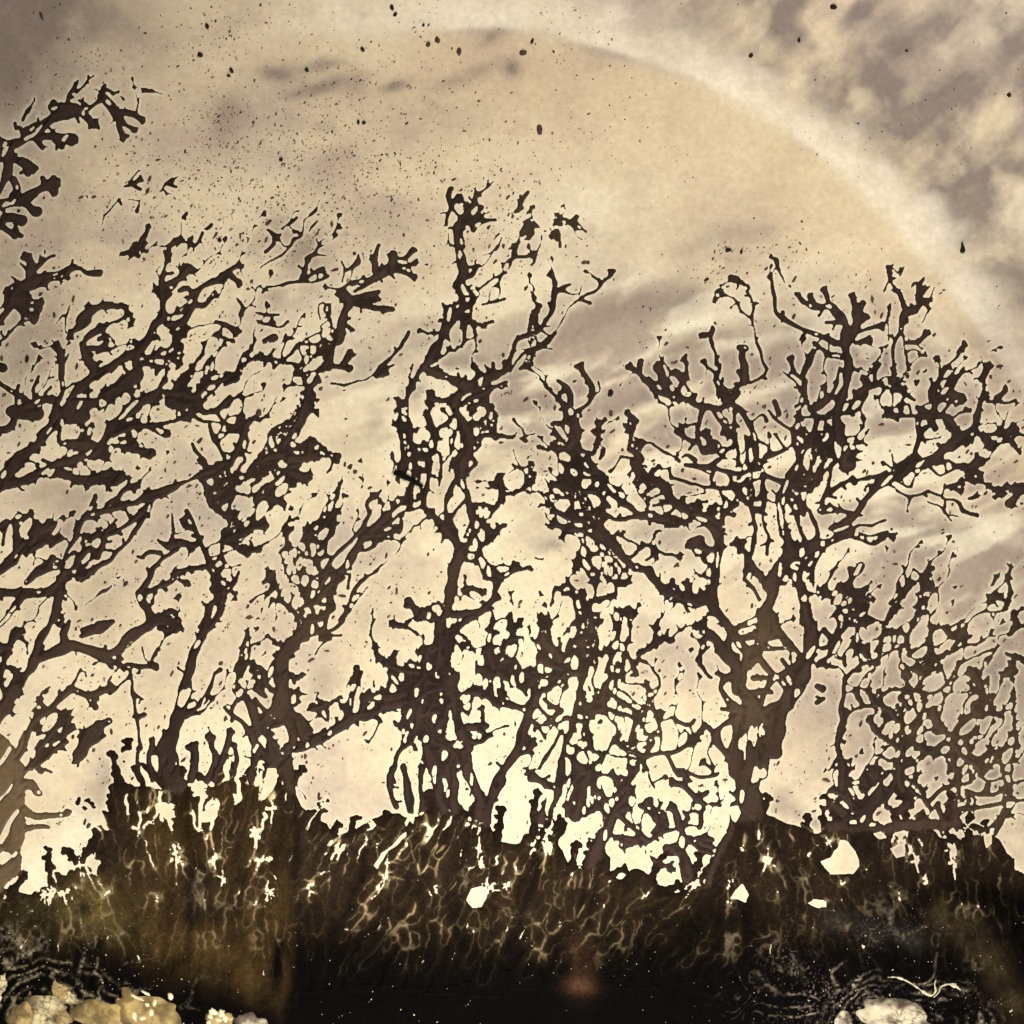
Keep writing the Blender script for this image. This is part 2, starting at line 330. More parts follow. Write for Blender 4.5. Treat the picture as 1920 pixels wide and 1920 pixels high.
dendrite("faint beaded twigs floating right of the central stem at mid height", """
7-3 964,785 970,795 980,802 984,815; 4-6 978,820 990,815 1003,812; 6 976,822 984,828; 4 962,842 975,875 985,890
5 962,868 975,878 990,872; 4 985,890 980,905 972,920 960,928; 5-8 990,888 992,872; 4 985,920 996,940 990,950
""", haze=0.1)

dendrite("leaning dendrite with hooked club tips just right of the central stem", """
26-20 908,1545 922,1500 938,1462 965,1415 980,1375 992,1335 1005,1304; b3,42,8 1003,1306 1030,1280 1050,1260 1066,1250; 12 965,1415 990,1405 1000,1385
18-15 990,1335 965,1325 945,1318 915,1305 893,1296; f8-14 945,1318 938,1300; 8-10 920,1308 918,1290
11 985,1302 975,1285 970,1270 975,1254; 14 1003,1300 1000,1280 990,1260; f20-18 982,1288 1000,1274; f10-16 972,1266 956,1256 950,1240
f18-22 1045,1232 1035,1215 1022,1200; 8 1030,1192 1027,1178 1024,1164; 8-10 1045,1240 1070,1230 1090,1216; f20-24 1085,1202 1096,1216; f20-18 1058,1266 1082,1262; 14 1048,1252 1020,1240 1008,1238; 14-9 1000,1258 1015,1266 1036,1260
f16-20 950,1270 930,1260 925,1246 914,1222; f16-18 896,1256 918,1264; 12-10 945,1215 955,1200 965,1186 955,1168; f12-15 962,1180 956,1160; 8-12 950,1200 976,1194; 10 930,1262 946,1236; 8 945,1216 936,1236
10 1020,1310 1040,1325 1050,1330; 9 1010,1325 1030,1345 1046,1360; 12-9 992,1350 1012,1365 1022,1384
""")

dendrite("upright bundle of thin strands between the central and great right trees", """
12 1108,1170 1118,1190 1120,1210 1112,1225 1100,1240 1095,1260 1092,1280 1085,1300 1078,1330 1068,1370 1060,1400 1055,1432; 20-16 1055,1430 1050,1470 1040,1500 1028,1535; 10 1055,1370 1040,1395 1025,1415 1008,1442
6 1070,1100 1075,1120 1080,1150 1083,1175 1080,1195 1068,1210 1062,1226; b2,20,5 1070,1095 1080,1120 1095,1140 1105,1166; 12 1105,1130 1105,1160 1110,1182; 8-4 1110,1130 1125,1122 1146,1114; 5-7 1070,1100 1062,1085; f14-16 1098,1192 1090,1202
10 1085,1300 1095,1320 1106,1336; 6 1090,1285 1085,1310 1078,1322; f14-9 1050,1332 1035,1345 1022,1352; 9 1105,1336 1120,1330 1136,1325; 12 1100,1350 1110,1400 1130,1416; 14 1098,1350 1084,1352; 10 1072,1350 1060,1345
8 1158,1180 1155,1200 1145,1215 1140,1250 1143,1270 1135,1282; f14-15 1135,1285 1130,1310 1130,1330 1114,1336; 10 1135,1290 1155,1310 1180,1325 1196,1342; 5 1158,1180 1165,1160 1150,1140
b3,62,6 1165,1230 1185,1260 1205,1290 1215,1320 1230,1342; 12-10 1175,1225 1185,1245 1195,1266; f13-18 1198,1226 1220,1215 1231,1200; 6 1175,1215 1183,1180 1178,1168; 20-9 1182,1152 1176,1140; 6 1165,1222 1178,1222; 9 1196,1235 1212,1242
b3,62,6 1140,1330 1160,1370 1180,1400 1202,1422; 10 1195,1345 1185,1380 1185,1402; 10 1150,1380 1165,1400 1185,1410 1210,1420 1242,1414; 8 1215,1330 1200,1350 1215,1375 1238,1380; 6 1230,1345 1240,1370 1236,1410; 9 1225,1395 1212,1420 1205,1445
16-18 1090,1438 1075,1470 1063,1512; 22 1102,1448 1090,1500 1078,1532; 12 1130,1416 1112,1436 1100,1450; 20 998,1458 1025,1470 1030,1500 1014,1537; 12-16 1060,1412 1080,1432 1092,1446; 10 1068,1500 1064,1530; 9 1000,1444 985,1452
12 1180,1438 1180,1465 1165,1482; 12 1150,1448 1160,1475 1182,1480; 16-20 1180,1480 1165,1500 1150,1515 1145,1540 1133,1572; 26-30 1135,1562 1120,1592 1108,1622; 10 1202,1422 1190,1440 1180,1450; 7-5 1130,1500 1150,1490; f10-13 1130,1490 1120,1485; 8 1120,1505 1108,1520 1098,1530
""")

dendrite("low bush of curled lobes standing between the strand bundle and great trunk", """
14-18 1143,1528 1176,1516; 14-16 1160,1530 1185,1550 1200,1565 1217,1576; 10-12 1215,1576 1235,1566 1262,1555; 12 1200,1565 1212,1580 1214,1600
f20-24 1240,1552 1230,1532 1216,1512; 10 1236,1520 1240,1506; f14 1250,1545 1246,1532; 12 1230,1550 1222,1560
f14-18 1272,1556 1270,1534 1262,1520; 12 1278,1550 1290,1536; 10 1290,1530 1282,1522; 12-14 1275,1550 1290,1575 1310,1590 1332,1602; 12 1312,1552 1314,1530 1320,1506; 8 1285,1552 1312,1546
f14-16 1320,1505 1300,1490 1282,1474 1265,1470; 14 1312,1500 1318,1486 1328,1482; f14-12 1282,1474 1290,1460 1282,1448; 6 1215,1450 1222,1466 1228,1478; 12 1335,1508 1350,1510; 10 1295,1450 1320,1455 1345,1450
f16-20 1300,1580 1322,1572; 26-30 1264,1592 1280,1606 1290,1642; 20 1250,1590 1268,1588; 10 1220,1610 1240,1622 1255,1628; f12-16 1160,1572 1190,1576; 14-20 1190,1582 1170,1584; 14-16 1318,1580 1334,1590
10 1250,1420 1265,1440 1275,1455; 9-14 1270,1352 1290,1358 1300,1350; f11-15 1245,1415 1270,1408 1290,1395 1306,1380 1320,1362; 8 1290,1395 1290,1380
""")

dendrite("great right-hand dendrite tree with the thickest trunk and a wide crown", """
70-54 1402,1545 1400,1500 1402,1460; 58-44 1402,1466 1404,1430 1403,1396; 44-26 1403,1400 1408,1360 1412,1320; b5,112,21 1402,1452 1402,1390 1410,1320 1420,1260 1430,1200 1442,1150; 24-18 1376,1450 1376,1400 1388,1330; 24-18 1430,1450 1438,1395 1450,1340; 30-18 1392,1520 1372,1560 1345,1610 1330,1660; 30-18 1412,1520 1440,1556 1480,1600 1500,1650; 26-16 1402,1520 1404,1570 1398,1640
26-22 1385,1292 1375,1250 1355,1220 1340,1200 1318,1182; f14 1330,1192 1312,1176; 10 1345,1206 1318,1196; 8 1350,1215 1338,1214; 12-9 1360,1270 1342,1262; f9-13 1325,1262 1312,1240
24-22 1400,1222 1375,1190 1360,1165 1340,1140 1338,1110 1342,1075 1345,1050 1350,1020 1345,1005 1330,985; 8-5 1335,1085 1320,1080; 8-5 1335,1102 1320,1098; 8-5 1337,1062 1322,1058; 7-5 1345,1125 1325,1108
22-20 1338,1122 1310,1125 1280,1120 1260,1115 1240,1100 1225,1085 1215,1070; f16 1290,1110 1288,1098; 10 1270,1110 1264,1100; 12 1262,1090 1258,1106; 6-4 1262,1125 1285,1136 1300,1140
18-16 1215,1070 1190,1065 1175,1050 1160,1030; 20-16 1160,1030 1140,1015 1120,1000 1090,995; f14-18 1090,995 1062,988 1042,981; 9 1172,1048 1190,1040 1206,1022; 12-14 1205,1018 1225,1026 1233,1046
28-30 1312,1014 1298,1021; 16-12 1310,1026 1330,1030 1350,1030; 8 1300,1030 1306,1042
26-24 1430,1190 1425,1160 1445,1130 1450,1100 1460,1070; 26-30 1440,1098 1460,1060 1490,1040; b3,60,14 1465,1060 1490,1000 1500,960 1480,920; 24 1460,1080 1475,1050 1480,1020 1470,1000
36-28 1452,1405 1462,1350 1475,1320 1495,1290 1510,1255 1520,1215 1518,1175; 24-20 1518,1175 1510,1150 1505,1120 1500,1100 1488,1078; f8-13 1492,1220 1476,1210; 14-10 1480,1215 1465,1195 1460,1170; 10 1500,1275 1480,1255 1465,1235
30-24 1490,1040 1520,1025 1555,1015 1592,1000; 20 1560,990 1600,970 1630,930 1652,905; 9 1592,1000 1610,985 1640,985 1660,975; 9 1600,1010 1620,1015 1640,1022 1660,1012; 10-6 1610,1000 1640,1005 1665,996; 8 1640,1022 1655,1008 1680,1000; 14 1520,1040 1510,1060 1490,1085; 10-13 1540,1035 1528,1060 1522,1090
26-22 1650,906 1680,890 1710,875 1740,865 1765,850 1790,830 1812,814; 13 1812,814 1830,800 1838,772; 18-12 1835,782 1840,755 1850,745; 8 1840,750 1845,720 1840,706; f15-18 1842,712 1850,690
8 1855,756 1880,755 1906,750; f12 1868,748 1882,734; 10 1836,815 1870,815 1890,810 1960,828; f20-22 1848,822 1856,832; f16-18 1888,815 1900,804; 13-8 1895,825 1906,848; 8 1800,812 1780,808 1770,790
b2,38,10 1660,902 1700,885 1730,875 1760,870 1792,875; 10 1790,875 1810,880 1825,900 1850,910 1882,926; f16-18 1818,872 1832,864; f18-20 1885,910 1906,920; 10 1900,910 1950,902; 22 1893,946 1902,936; f8-12 1840,905 1836,890
10 1680,920 1710,930 1742,920; 8-10 1765,935 1790,940 1810,960 1832,965; f9-12 1770,912 1785,910 1802,904; 6 1765,927 1770,906; f8-13 1790,918 1800,920; 10 1815,936 1832,930; 8 1742,920 1765,930; 7 1710,930 1700,948; 6 1740,940 1765,952 1785,975; 5 1770,940 1772,960 1800,966
24-22 1470,1002 1465,960 1460,930 1475,905; 22-18 1475,905 1490,880 1505,850 1522,828; b3,50,12 1480,920 1510,880 1540,850 1562,818
30-36 1575,815 1582,830 1590,872; 8-5 1600,835 1616,830; 8-5 1602,848 1618,846; 8-5 1600,862 1620,862; 8-5 1590,820 1606,816; 26-24 1575,812 1570,785 1578,750 1590,710; 24-22 1590,710 1592,680 1585,650 1590,620; 10-8 1600,690 1612,698; 9 1595,760 1602,750
20-16 1590,642 1605,610 1610,590; 22-18 1585,630 1582,600 1575,590; f14-12 1605,592 1605,572 1600,560; 12-14 1610,586 1619,570; f12 1610,606 1622,596; f10-16 1610,622 1630,615 1648,612; f12-16 1605,641 1624,640; 10 1578,606 1550,605
20-15 1575,595 1560,575 1540,575 1520,572; f13-14 1520,572 1506,566 1498,555; f11-13 1528,572 1520,558; f11-14 1556,576 1550,556 1544,545; 8 1545,580 1535,590
16-10 1580,646 1550,635 1520,625 1500,615 1480,605 1465,595 1455,580 1455,560 1447,540 1447,515; 8-14 1462,508 1456,488; 5 1462,505 1466,518 1472,532; 4 1447,515 1455,505; 7-4 1510,628 1500,640; 3 1470,598 1462,610
15-12 1578,672 1550,660 1530,650; 10-12 1535,652 1525,644; 9 1575,690 1570,715 1562,735; 10 1560,668 1545,655
14-12 1512,710 1510,730 1510,752; f13-15 1500,706 1490,698 1484,674; f14-15 1505,702 1515,684 1520,668; 8 1510,732 1490,715 1468,698; 8 1510,750 1500,770 1495,790 1484,802; 8 1512,750 1520,770 1535,780 1558,776; 26-22 1532,762 1552,750; f10-13 1552,752 1545,728; 14 1555,775 1572,764
10 1490,780 1530,782 1560,780 1592,775; 10-12 1590,772 1605,745 1622,735; 18 1613,736 1628,725 1652,722; f12 1626,725 1621,713; 8 1640,722 1640,700 1649,684; f24-20 1672,712 1684,724; 10 1670,690 1676,702; 8 1655,725 1690,735 1715,752; 9 1625,740 1610,770 1590,778; 8 1655,728 1650,755 1665,775
14-13 1655,780 1690,778 1720,780 1750,780 1782,785; 16 1718,765 1738,771; 16 1722,780 1722,810 1718,840 1715,862; 26-22 1744,790 1752,802; 18-12 1780,785 1790,800 1790,822; 8 1690,778 1684,760; 8 1705,778 1704,760; 12-8 1735,800 1728,815 1735,830
16-13 1740,782 1755,760 1750,735 1760,710 1771,690; 8 1770,686 1790,676 1797,660; f10-12 1795,660 1806,645; 6 1770,720 1786,700; 26-30 1783,736 1796,746; 12 1768,778 1782,752; 7 1745,750 1742,730 1750,715
12 1440,770 1460,790 1485,805 1490,830 1500,852; 18-20 1462,775 1455,752; 14 1500,852 1520,830 1530,800 1535,780; 11 1505,850 1490,870 1472,892; 10 1535,820 1545,845 1540,870 1535,902; 14 1556,800 1560,830 1545,860 1530,890 1520,922
16 1430,893 1470,905 1500,920 1532,908; 16 1500,930 1505,962; 14 1560,870 1555,900 1545,930 1540,962; 20-16 1436,857 1472,840; 18 1602,965 1570,955 1540,957; 10-12 1600,905 1640,895 1662,885; 14 1545,932 1570,910 1602,900; 8 1675,850 1675,872; 8 1490,870 1510,885 1528,892; 8 1480,840 1462,828 1450,812; 9 1430,830 1442,845 1436,862
f16-17 1230,732 1215,716 1200,700 1184,690; 14-16 1200,700 1203,678; 16-18 1215,714 1232,732 1255,740 1275,748; 18 1275,748 1305,757 1328,762; f18-22 1252,738 1243,716 1236,692; 8 1256,735 1250,712
10-12 1275,746 1275,730 1283,714; f17 1284,710 1272,700; 9-8 1284,705 1288,682 1286,670; 12 1279,674 1287,666; 9-12 1290,752 1302,742; 8 1316,756 1320,744
9 1345,702 1350,690 1345,675 1340,655 1334,638; f12-14 1335,632 1322,628; 12 1335,628 1339,612; 14-18 1345,700 1340,715 1352,732; f11-13 1345,708 1334,695 1322,682; 20 1345,716 1362,732; 10 1355,725 1357,708
18 1394,652 1392,670 1396,688; 20-16 1386,652 1400,652; 22 1395,690 1396,716; 14-11 1400,715 1380,728 1362,736; 10 1408,716 1430,705 1438,690; 8-6 1438,690 1425,660 1415,625 1410,600 1415,580 1410,560 1400,545; 10 1392,705 1384,695
6 1402,548 1405,537 1388,526 1376,520; 11-12 1368,517 1381,522; 5 1408,598 1395,585 1380,565 1360,552; 10 1350,545 1362,556; 6 1350,558 1344,562; 4 1412,572 1424,570; 4 1388,530 1384,540; 4 1378,570 1370,578
20 1350,736 1370,746 1386,735; 20-16 1360,750 1380,760 1396,772; 14 1310,756 1345,766 1372,756; 14-12 1335,765 1350,790 1366,812; 16-14 1320,764 1310,790 1305,815 1312,842; f10-11 1303,796 1280,800; f13 1310,830 1290,826 1272,815
26-30 1318,846 1342,836; f15-18 1330,832 1325,815; 10 1345,860 1330,872 1308,876; 10 1366,812 1375,830 1355,855 1343,867; 20-18 1385,766 1400,785 1410,800 1415,830 1420,872; 12-10 1380,770 1375,800 1380,830 1385,860 1392,872; 11 1395,820 1400,845 1406,872; 8 1376,802 1360,816; 9-12 1410,790 1428,780 1438,792
f12-8 1275,866 1262,856 1245,846 1228,834; 14 1280,856 1290,850 1302,862; 18-16 1288,872 1320,876 1350,880 1386,886 1424,880; 12 1258,894 1280,900 1310,910 1332,915 1370,915 1400,905 1434,898; 18 1402,900 1380,920 1402,942; 10 1340,880 1330,900 1334,915; 10 1362,884 1372,900 1368,915; 9 1402,942 1420,960 1440,966; 10 1385,925 1370,950 1352,972; 10 1260,894 1256,880; 8 1350,918 1356,940 1350,960
16-20 1350,986 1362,960 1384,945; 14 1405,900 1412,930 1410,962 1418,990; 12 1418,990 1412,1030 1402,1050; 10 1432,900 1436,940 1432,975 1440,1005 1438,1040; 16 1402,1050 1415,1070 1428,1080 1440,1098; 12-10 1380,1020 1395,1035 1404,1052; 12-9 1385,1010 1372,1022; f12-16 1388,1038 1394,1020; 9 1402,1062 1396,1085; 10 1425,1125 1410,1100 1398,1085
""")

dendrite("fringed stem with comb teeth left of the great right crown", """
8-12 1180,785 1190,795 1188,810 1180,842; f12-13 1192,792 1178,776; 10-12 1186,804 1171,797; 20-22 1180,842 1195,850 1202,862; 10 1186,860 1164,856; 10-12 1200,842 1206,828
26-30 1190,870 1205,890 1220,900 1235,905 1252,921; 8-4 1190,880 1173,890; 8-4 1197,893 1184,904; 8-4 1205,902 1192,912; 10-6 1225,912 1203,930; 10-6 1238,924 1214,941; 8-9 1215,890 1226,879; f8-10 1222,890 1236,876
30-24 1250,920 1260,940 1276,950; 20-16 1272,950 1300,960 1330,970 1352,986; 10-6 1252,945 1222,950; 20-18 1277,946 1281,932; 18-16 1303,952 1310,938; 10-8 1240,966 1262,960; 8 1330,968 1334,950
""")

dendrite("column of knobby clubs and net strands reaching down toward the great trunk", """
12-16 1048,715 1062,725 1070,740 1072,757; f9-12 1068,757 1061,761 1051,750; 10 1062,765 1060,785 1058,797; 28-30 1062,800 1076,818; 26-22 1075,792 1082,820 1068,836; 8-10 1056,794 1038,794; f10 1056,826 1040,814; f9-10 1062,838 1044,838
f12-14 1104,710 1095,700 1088,688; 16-13 1100,706 1108,725 1110,742; 10-8 1110,745 1100,760 1085,768 1075,787; 6 1112,742 1122,735 1120,715; 8 1108,722 1098,720
f9-14 1110,852 1112,850 1118,830 1122,810 1120,795; 12-14 1122,796 1136,784; 6 1122,812 1136,808; 12 1078,838 1092,846 1110,852
b3,46,11 1075,840 1085,870 1105,895 1127,922; 16-14 1100,860 1120,885 1135,910 1150,930 1167,946; 12-10 1060,890 1075,910 1085,930 1096,957; 10 1072,860 1060,888; f12-13 1072,926 1058,910 1040,908; 12-9 1066,936 1044,930; 10 1070,928 1072,962; 14 1138,950 1128,938 1116,922; 10 1125,860 1130,845
16-20 1148,928 1180,950 1200,965 1232,970 1262,976; f11-12 1080,976 1060,966 1040,955; b3,50,9 1080,960 1100,985 1132,996; 10 1130,958 1125,992; 12 1133,965 1150,975 1170,970 1202,965; 8 1200,970 1230,980 1260,985 1292,975; b2,30,7 1250,972 1290,970 1322,986; 8-4 1155,926 1160,915 1166,903
b3,52,5 1100,1000 1130,1025 1140,1060 1150,1092; 16-12 1135,1005 1155,1035 1182,1062; 8 1210,1050 1232,1034; 5 1090,1008 1088,1035 1080,1056; 5 1150,1095 1155,1115 1140,1120 1122,1132; f8-10 1102,1072 1116,1068; 4 1080,1056 1100,1072 1120,1095; 5 1160,1098 1180,1090; 8-5 1106,1090 1118,1080 1128,1066; 6 1150,1092 1170,1090 1186,1080
""")

dendrite("slender upright dendrite near the pale arc at the right of the crown", """
8-10 1678,704 1675,670 1680,640 1690,620; 16-18 1690,620 1695,590 1712,580; 6 1690,620 1696,645 1701,662; f11-13 1703,643 1725,638 1736,625; 5 1700,660 1715,655 1725,665; 6 1700,662 1702,690
14-10 1700,586 1690,555 1680,543; 8-5 1680,542 1668,520 1674,495; 3 1676,500 1684,512 1688,500; 5 1686,550 1672,545; 9-5 1658,545 1666,530
8 1710,585 1725,570 1736,560; 8-10 1720,562 1725,535 1733,524; 7 1728,548 1738,540; 6 1713,535 1718,528; f8 1730,565 1738,576; 5 1670,570 1664,600 1668,640
""")

dendrite("thin stemmed dendrite of small leafy clumps beside the great trunk", """
14-12 1575,1365 1578,1340 1580,1300 1582,1275; 10-9 1582,1275 1600,1255 1625,1243 1642,1238 1652,1220 1655,1190 1662,1160 1680,1135 1694,1115; 10-8 1601,1195 1605,1220 1616,1240; 14-18 1575,1362 1572,1400 1580,1442
f18-16 1694,1112 1706,1096; 8-6 1700,1092 1695,1072 1690,1060; 8-5 1705,1088 1711,1070; f9-11 1692,1118 1684,1098; 5 1660,1170 1640,1163
10 1735,1078 1740,1108 1756,1105; f12-14 1728,1112 1742,1100; f9-10 1725,1088 1735,1072 1747,1066; 5 1712,1142 1725,1128 1738,1120; 8 1728,1105 1726,1090
b2,24,8 1570,1190 1585,1150 1610,1125 1622,1100; 22-24 1602,1074 1612,1060; 13 1590,1102 1600,1082 1592,1062; f12-13 1613,1122 1632,1124; f10 1618,1142 1600,1152; 12 1598,1172 1636,1165; 5 1545,1105 1555,1080 1570,1060 1592,1028; 12 1560,1202 1545,1180; 10 1570,1190 1560,1205 1540,1215
14-12 1548,1098 1556,1117; 13-14 1573,1098 1582,1112; f12-16 1630,1230 1622,1220; 10 1585,1232 1582,1250; 11 1545,1245 1560,1250; 16-18 1530,1285 1542,1292; 6 1640,1222 1648,1212; 12-16 1545,1310 1530,1320
""")

dendrite("loose net of looped twigs with dark knots at lower right", """
8-7 1715,1150 1710,1170 1702,1190 1700,1210 1705,1226 1716,1214; f9-12 1700,1195 1688,1184; 12 1723,1150 1737,1145; f11-13 1743,1226 1742,1205 1745,1180; 6 1660,1225 1690,1216 1702,1212
26-20 1806,1175 1796,1192; f10-14 1786,1216 1795,1202 1806,1190; f14-12 1785,1196 1774,1180; 5 1814,1170 1830,1152 1852,1145; 6-5 1852,1146 1880,1145 1890,1130 1895,1110; 9-7 1895,1112 1890,1085 1895,1058; 8-10 1860,1097 1868,1080; 10-12 1854,1116 1876,1120; 5 1870,1135 1860,1120
6 1700,1230 1720,1235 1755,1230 1785,1225 1800,1215 1832,1210; 6 1755,1230 1765,1250 1771,1268; f11-13 1748,1242 1728,1252; 18-20 1690,1250 1702,1266; f14-16 1732,1266 1720,1254; 8-7 1690,1266 1705,1286 1725,1298 1750,1298 1770,1285 1792,1258; 5 1798,1245 1830,1230 1862,1220; 5 1792,1258 1800,1240; 8 1830,1210 1845,1200
10 1735,1298 1730,1330 1720,1360 1708,1382; 8 1710,1296 1715,1330 1725,1346; 10-12 1643,1320 1670,1335 1690,1355 1695,1382; 8 1580,1362 1600,1330 1640,1320 1660,1300 1692,1290; f11-14 1640,1320 1630,1298; f10-14 1618,1322 1606,1297; f10-13 1664,1332 1652,1322; 11-14 1688,1340 1680,1324; f11-13 1704,1328 1690,1310
14-16 1692,1378 1690,1420 1685,1450 1690,1482; 12 1720,1352 1702,1402; 8 1668,1392 1692,1368; f14-18 1646,1372 1630,1350; 10 1640,1366 1660,1386 1684,1402; 9 1700,1400 1720,1395 1738,1402; 7 1690,1420 1668,1425 1650,1418; 8-12 1690,1436 1710,1425
14-12 1790,1442 1785,1400 1790,1380; 13 1792,1382 1770,1372 1752,1372; f20-24 1766,1364 1750,1342; 8-5 1795,1380 1800,1360 1815,1345 1838,1340; 12 1830,1338 1825,1322 1846,1310; 6 1840,1302 1835,1280; f16-20 1838,1288 1824,1264; 6 1838,1340 1870,1335 1892,1328; 10-12 1843,1322 1858,1304; 12-17 1878,1266 1900,1260; 11-14 1838,1284 1850,1280
16-12 1772,1394 1745,1410 1724,1400; 10 1728,1422 1752,1404; f12-13 1788,1400 1810,1425 1832,1436; 10 1890,1190 1918,1174; f9-16 1895,1188 1906,1170; 8 1888,1225 1925,1238; 6-9 1890,1238 1900,1262; f12-15 1815,1400 1812,1388; 8-14 1850,1420 1860,1412
""", haze=0.05)

dendrite("faint thin strands spreading in the grey stone at lower right edge", """
8 1795,1440 1800,1480 1790,1512; f9-11 1818,1512 1815,1488; 10 1818,1516 1850,1510 1872,1505; 8 1870,1506 1900,1500 1950,1502
8 1880,1438 1885,1480 1880,1502; 8-6 1835,1450 1850,1465 1876,1460; 12-14 1868,1545 1882,1518; 8 1812,1480 1840,1490 1882,1482; 6-9 1832,1436 1840,1452; 7 1900,1438 1896,1470 1890,1500; 7 1780,1462 1800,1470 1820,1466
7 1896,1470 1930,1462; f8-10 1850,1490 1852,1476; 7 1850,1400 1870,1420 1882,1440; 6 1905,1300 1898,1340 1905,1380 1898,1430
""", haze=0.1)

dendrite("dark bushy dendrite with fringed fans rooted at lower right of crust", """
34-40 1625,1548 1620,1520 1640,1490; 34 1560,1552 1600,1545 1640,1552 1682,1550; 26-24 1680,1550 1720,1546 1760,1546 1794,1542
20-18 1580,1438 1580,1470 1590,1500 1602,1517; f14-15 1580,1492 1562,1484; f22-20 1582,1526 1558,1510; 8-5 1565,1520 1550,1515; 8-5 1565,1530 1550,1532; 12 1582,1470 1598,1462
8 1620,1450 1625,1475 1642,1486; f22-20 1640,1492 1645,1472 1640,1450; f12-10 1628,1470 1622,1458; 10-12 1650,1476 1664,1478; 10-14 1645,1466 1662,1454; 9-11 1628,1482 1615,1480
14 1660,1502 1675,1475 1682,1452; 14-12 1662,1512 1682,1526; f18-20 1684,1524 1700,1512; 8-10 1690,1438 1700,1460 1720,1475 1737,1502; 12-11 1735,1500 1750,1530 1740,1548; 14-11 1738,1502 1765,1480 1788,1470; 8 1735,1502 1715,1490 1704,1480
f14-17 1768,1532 1760,1512; 9-7 1775,1528 1782,1516; 14-12 1788,1534 1800,1516 1832,1512; 14-13 1868,1562 1880,1535 1892,1518; 12-10 1870,1545 1850,1556 1830,1558; 8-6 1885,1532 1900,1530; 9 1730,1520 1715,1535
""")

# the dark crust along the bottom: its upper edge
CRUST = [(-90, 1660), (0, 1662), (30, 1668), (52, 1680), (70, 1674), (85, 1668), (100, 1655), (120, 1640), (150, 1636), (180, 1640), (180, 1604),
         (166, 1592), (170, 1562), (180, 1545), (180, 1530), (202, 1520), (204, 1492), (208, 1477), (226, 1472), (246, 1470), (262, 1462), (285, 1456), (305, 1450), (330, 1446), (350, 1456), (380, 1455), (410, 1448), (440, 1436), (460, 1428), (490, 1436), (530, 1430), (556, 1438),
         (562, 1430), (552, 1460), (570, 1475), (600, 1512), (622, 1530), (640, 1540), (660, 1535), (690, 1520), (720, 1505), (760, 1512), (790, 1508), (815, 1496), (840, 1502),
         (868, 1496), (890, 1506), (912, 1522), (935, 1532), (945, 1562), (960, 1562), (975, 1547), (1000, 1540), (1030, 1530), (1060, 1525), (1085, 1530),
         (1083, 1550), (1072, 1580), (1080, 1602), (1094, 1602), (1110, 1590), (1125, 1572), (1150, 1582), (1165, 1602), (1160, 1630), (1170, 1612), (1200, 1608), (1218, 1612), (1226, 1622), (1236, 1618),
         (1256, 1622), (1252, 1648), (1270, 1655), (1292, 1645), (1310, 1640), (1330, 1602), (1350, 1570), (1365, 1545), (1375, 1520), (1430, 1520), (1442, 1527), (1470, 1540), (1500, 1552), (1545, 1557),
         (1565, 1545), (1600, 1545), (1680, 1545), (1750, 1550), (1790, 1562), (1830, 1560), (1870, 1562), (1888, 1572), (1902, 1600), (1914, 1622), (1925, 1630), (2010, 1640), (2010, 2010), (-90, 2010)]
# round knobs standing along that edge: x, y, radius
KNOBS = [(190, 1535, 15), (178, 1562, 8), (172, 1578, 7), (172, 1592, 9), (180, 1605, 8), (205, 1504, 8), (206, 1515, 7), (215, 1478, 10), (205, 1490, 6), (232, 1474, 8), (262, 1440, 9), (292, 1440, 9),
         (580, 1440, 10), (590, 1450, 9), (605, 1482, 10), (615, 1492, 12), (644, 1488, 12), (640, 1500, 7), (672, 1476, 11), (682, 1490, 9), (668, 1505, 12), (650, 1515, 8), (616, 1512, 10), (702, 1478, 10), (716, 1488, 8),
         (752, 1462, 9), (768, 1468, 8), (745, 1488, 10), (690, 1528, 8), (720, 1518, 10), (678, 1524, 9), (702, 1432, 7), (712, 1450, 9), (760, 1510, 12), (780, 1485, 10),
         (948, 1548, 8), (955, 1565, 8), (970, 1552, 10), (985, 1555, 11), (1005, 1545, 9), (972, 1578, 7), (990, 1550, 8), (1070, 1555, 8), (1088, 1556, 8), (1110, 1588, 11), (1098, 1600, 10), (1085, 1617, 8),
         (1180, 1582, 12), (1195, 1576, 14), (1168, 1612, 11), (1185, 1615, 12), (1205, 1614, 12), (1240, 1622, 9), (1250, 1640, 9), (1225, 1630, 11), (1306, 1632, 11), (1322, 1642, 9), (1330, 1575, 9), (1345, 1560, 9),
         (1352, 1545, 10), (1340, 1520, 7), (1790, 1570, 12), (1808, 1562, 10), (1830, 1578, 11), (1850, 1580, 9), (1886, 1592, 10), (1900, 1612, 10), (1908, 1632, 9), (1548, 1575, 10), (1556, 1600, 9),
         (95, 1652, 10), (115, 1645, 9), (135, 1640, 9), (155, 1640, 10), (65, 1676, 7), (80, 1670, 8), (165, 1634, 8)]
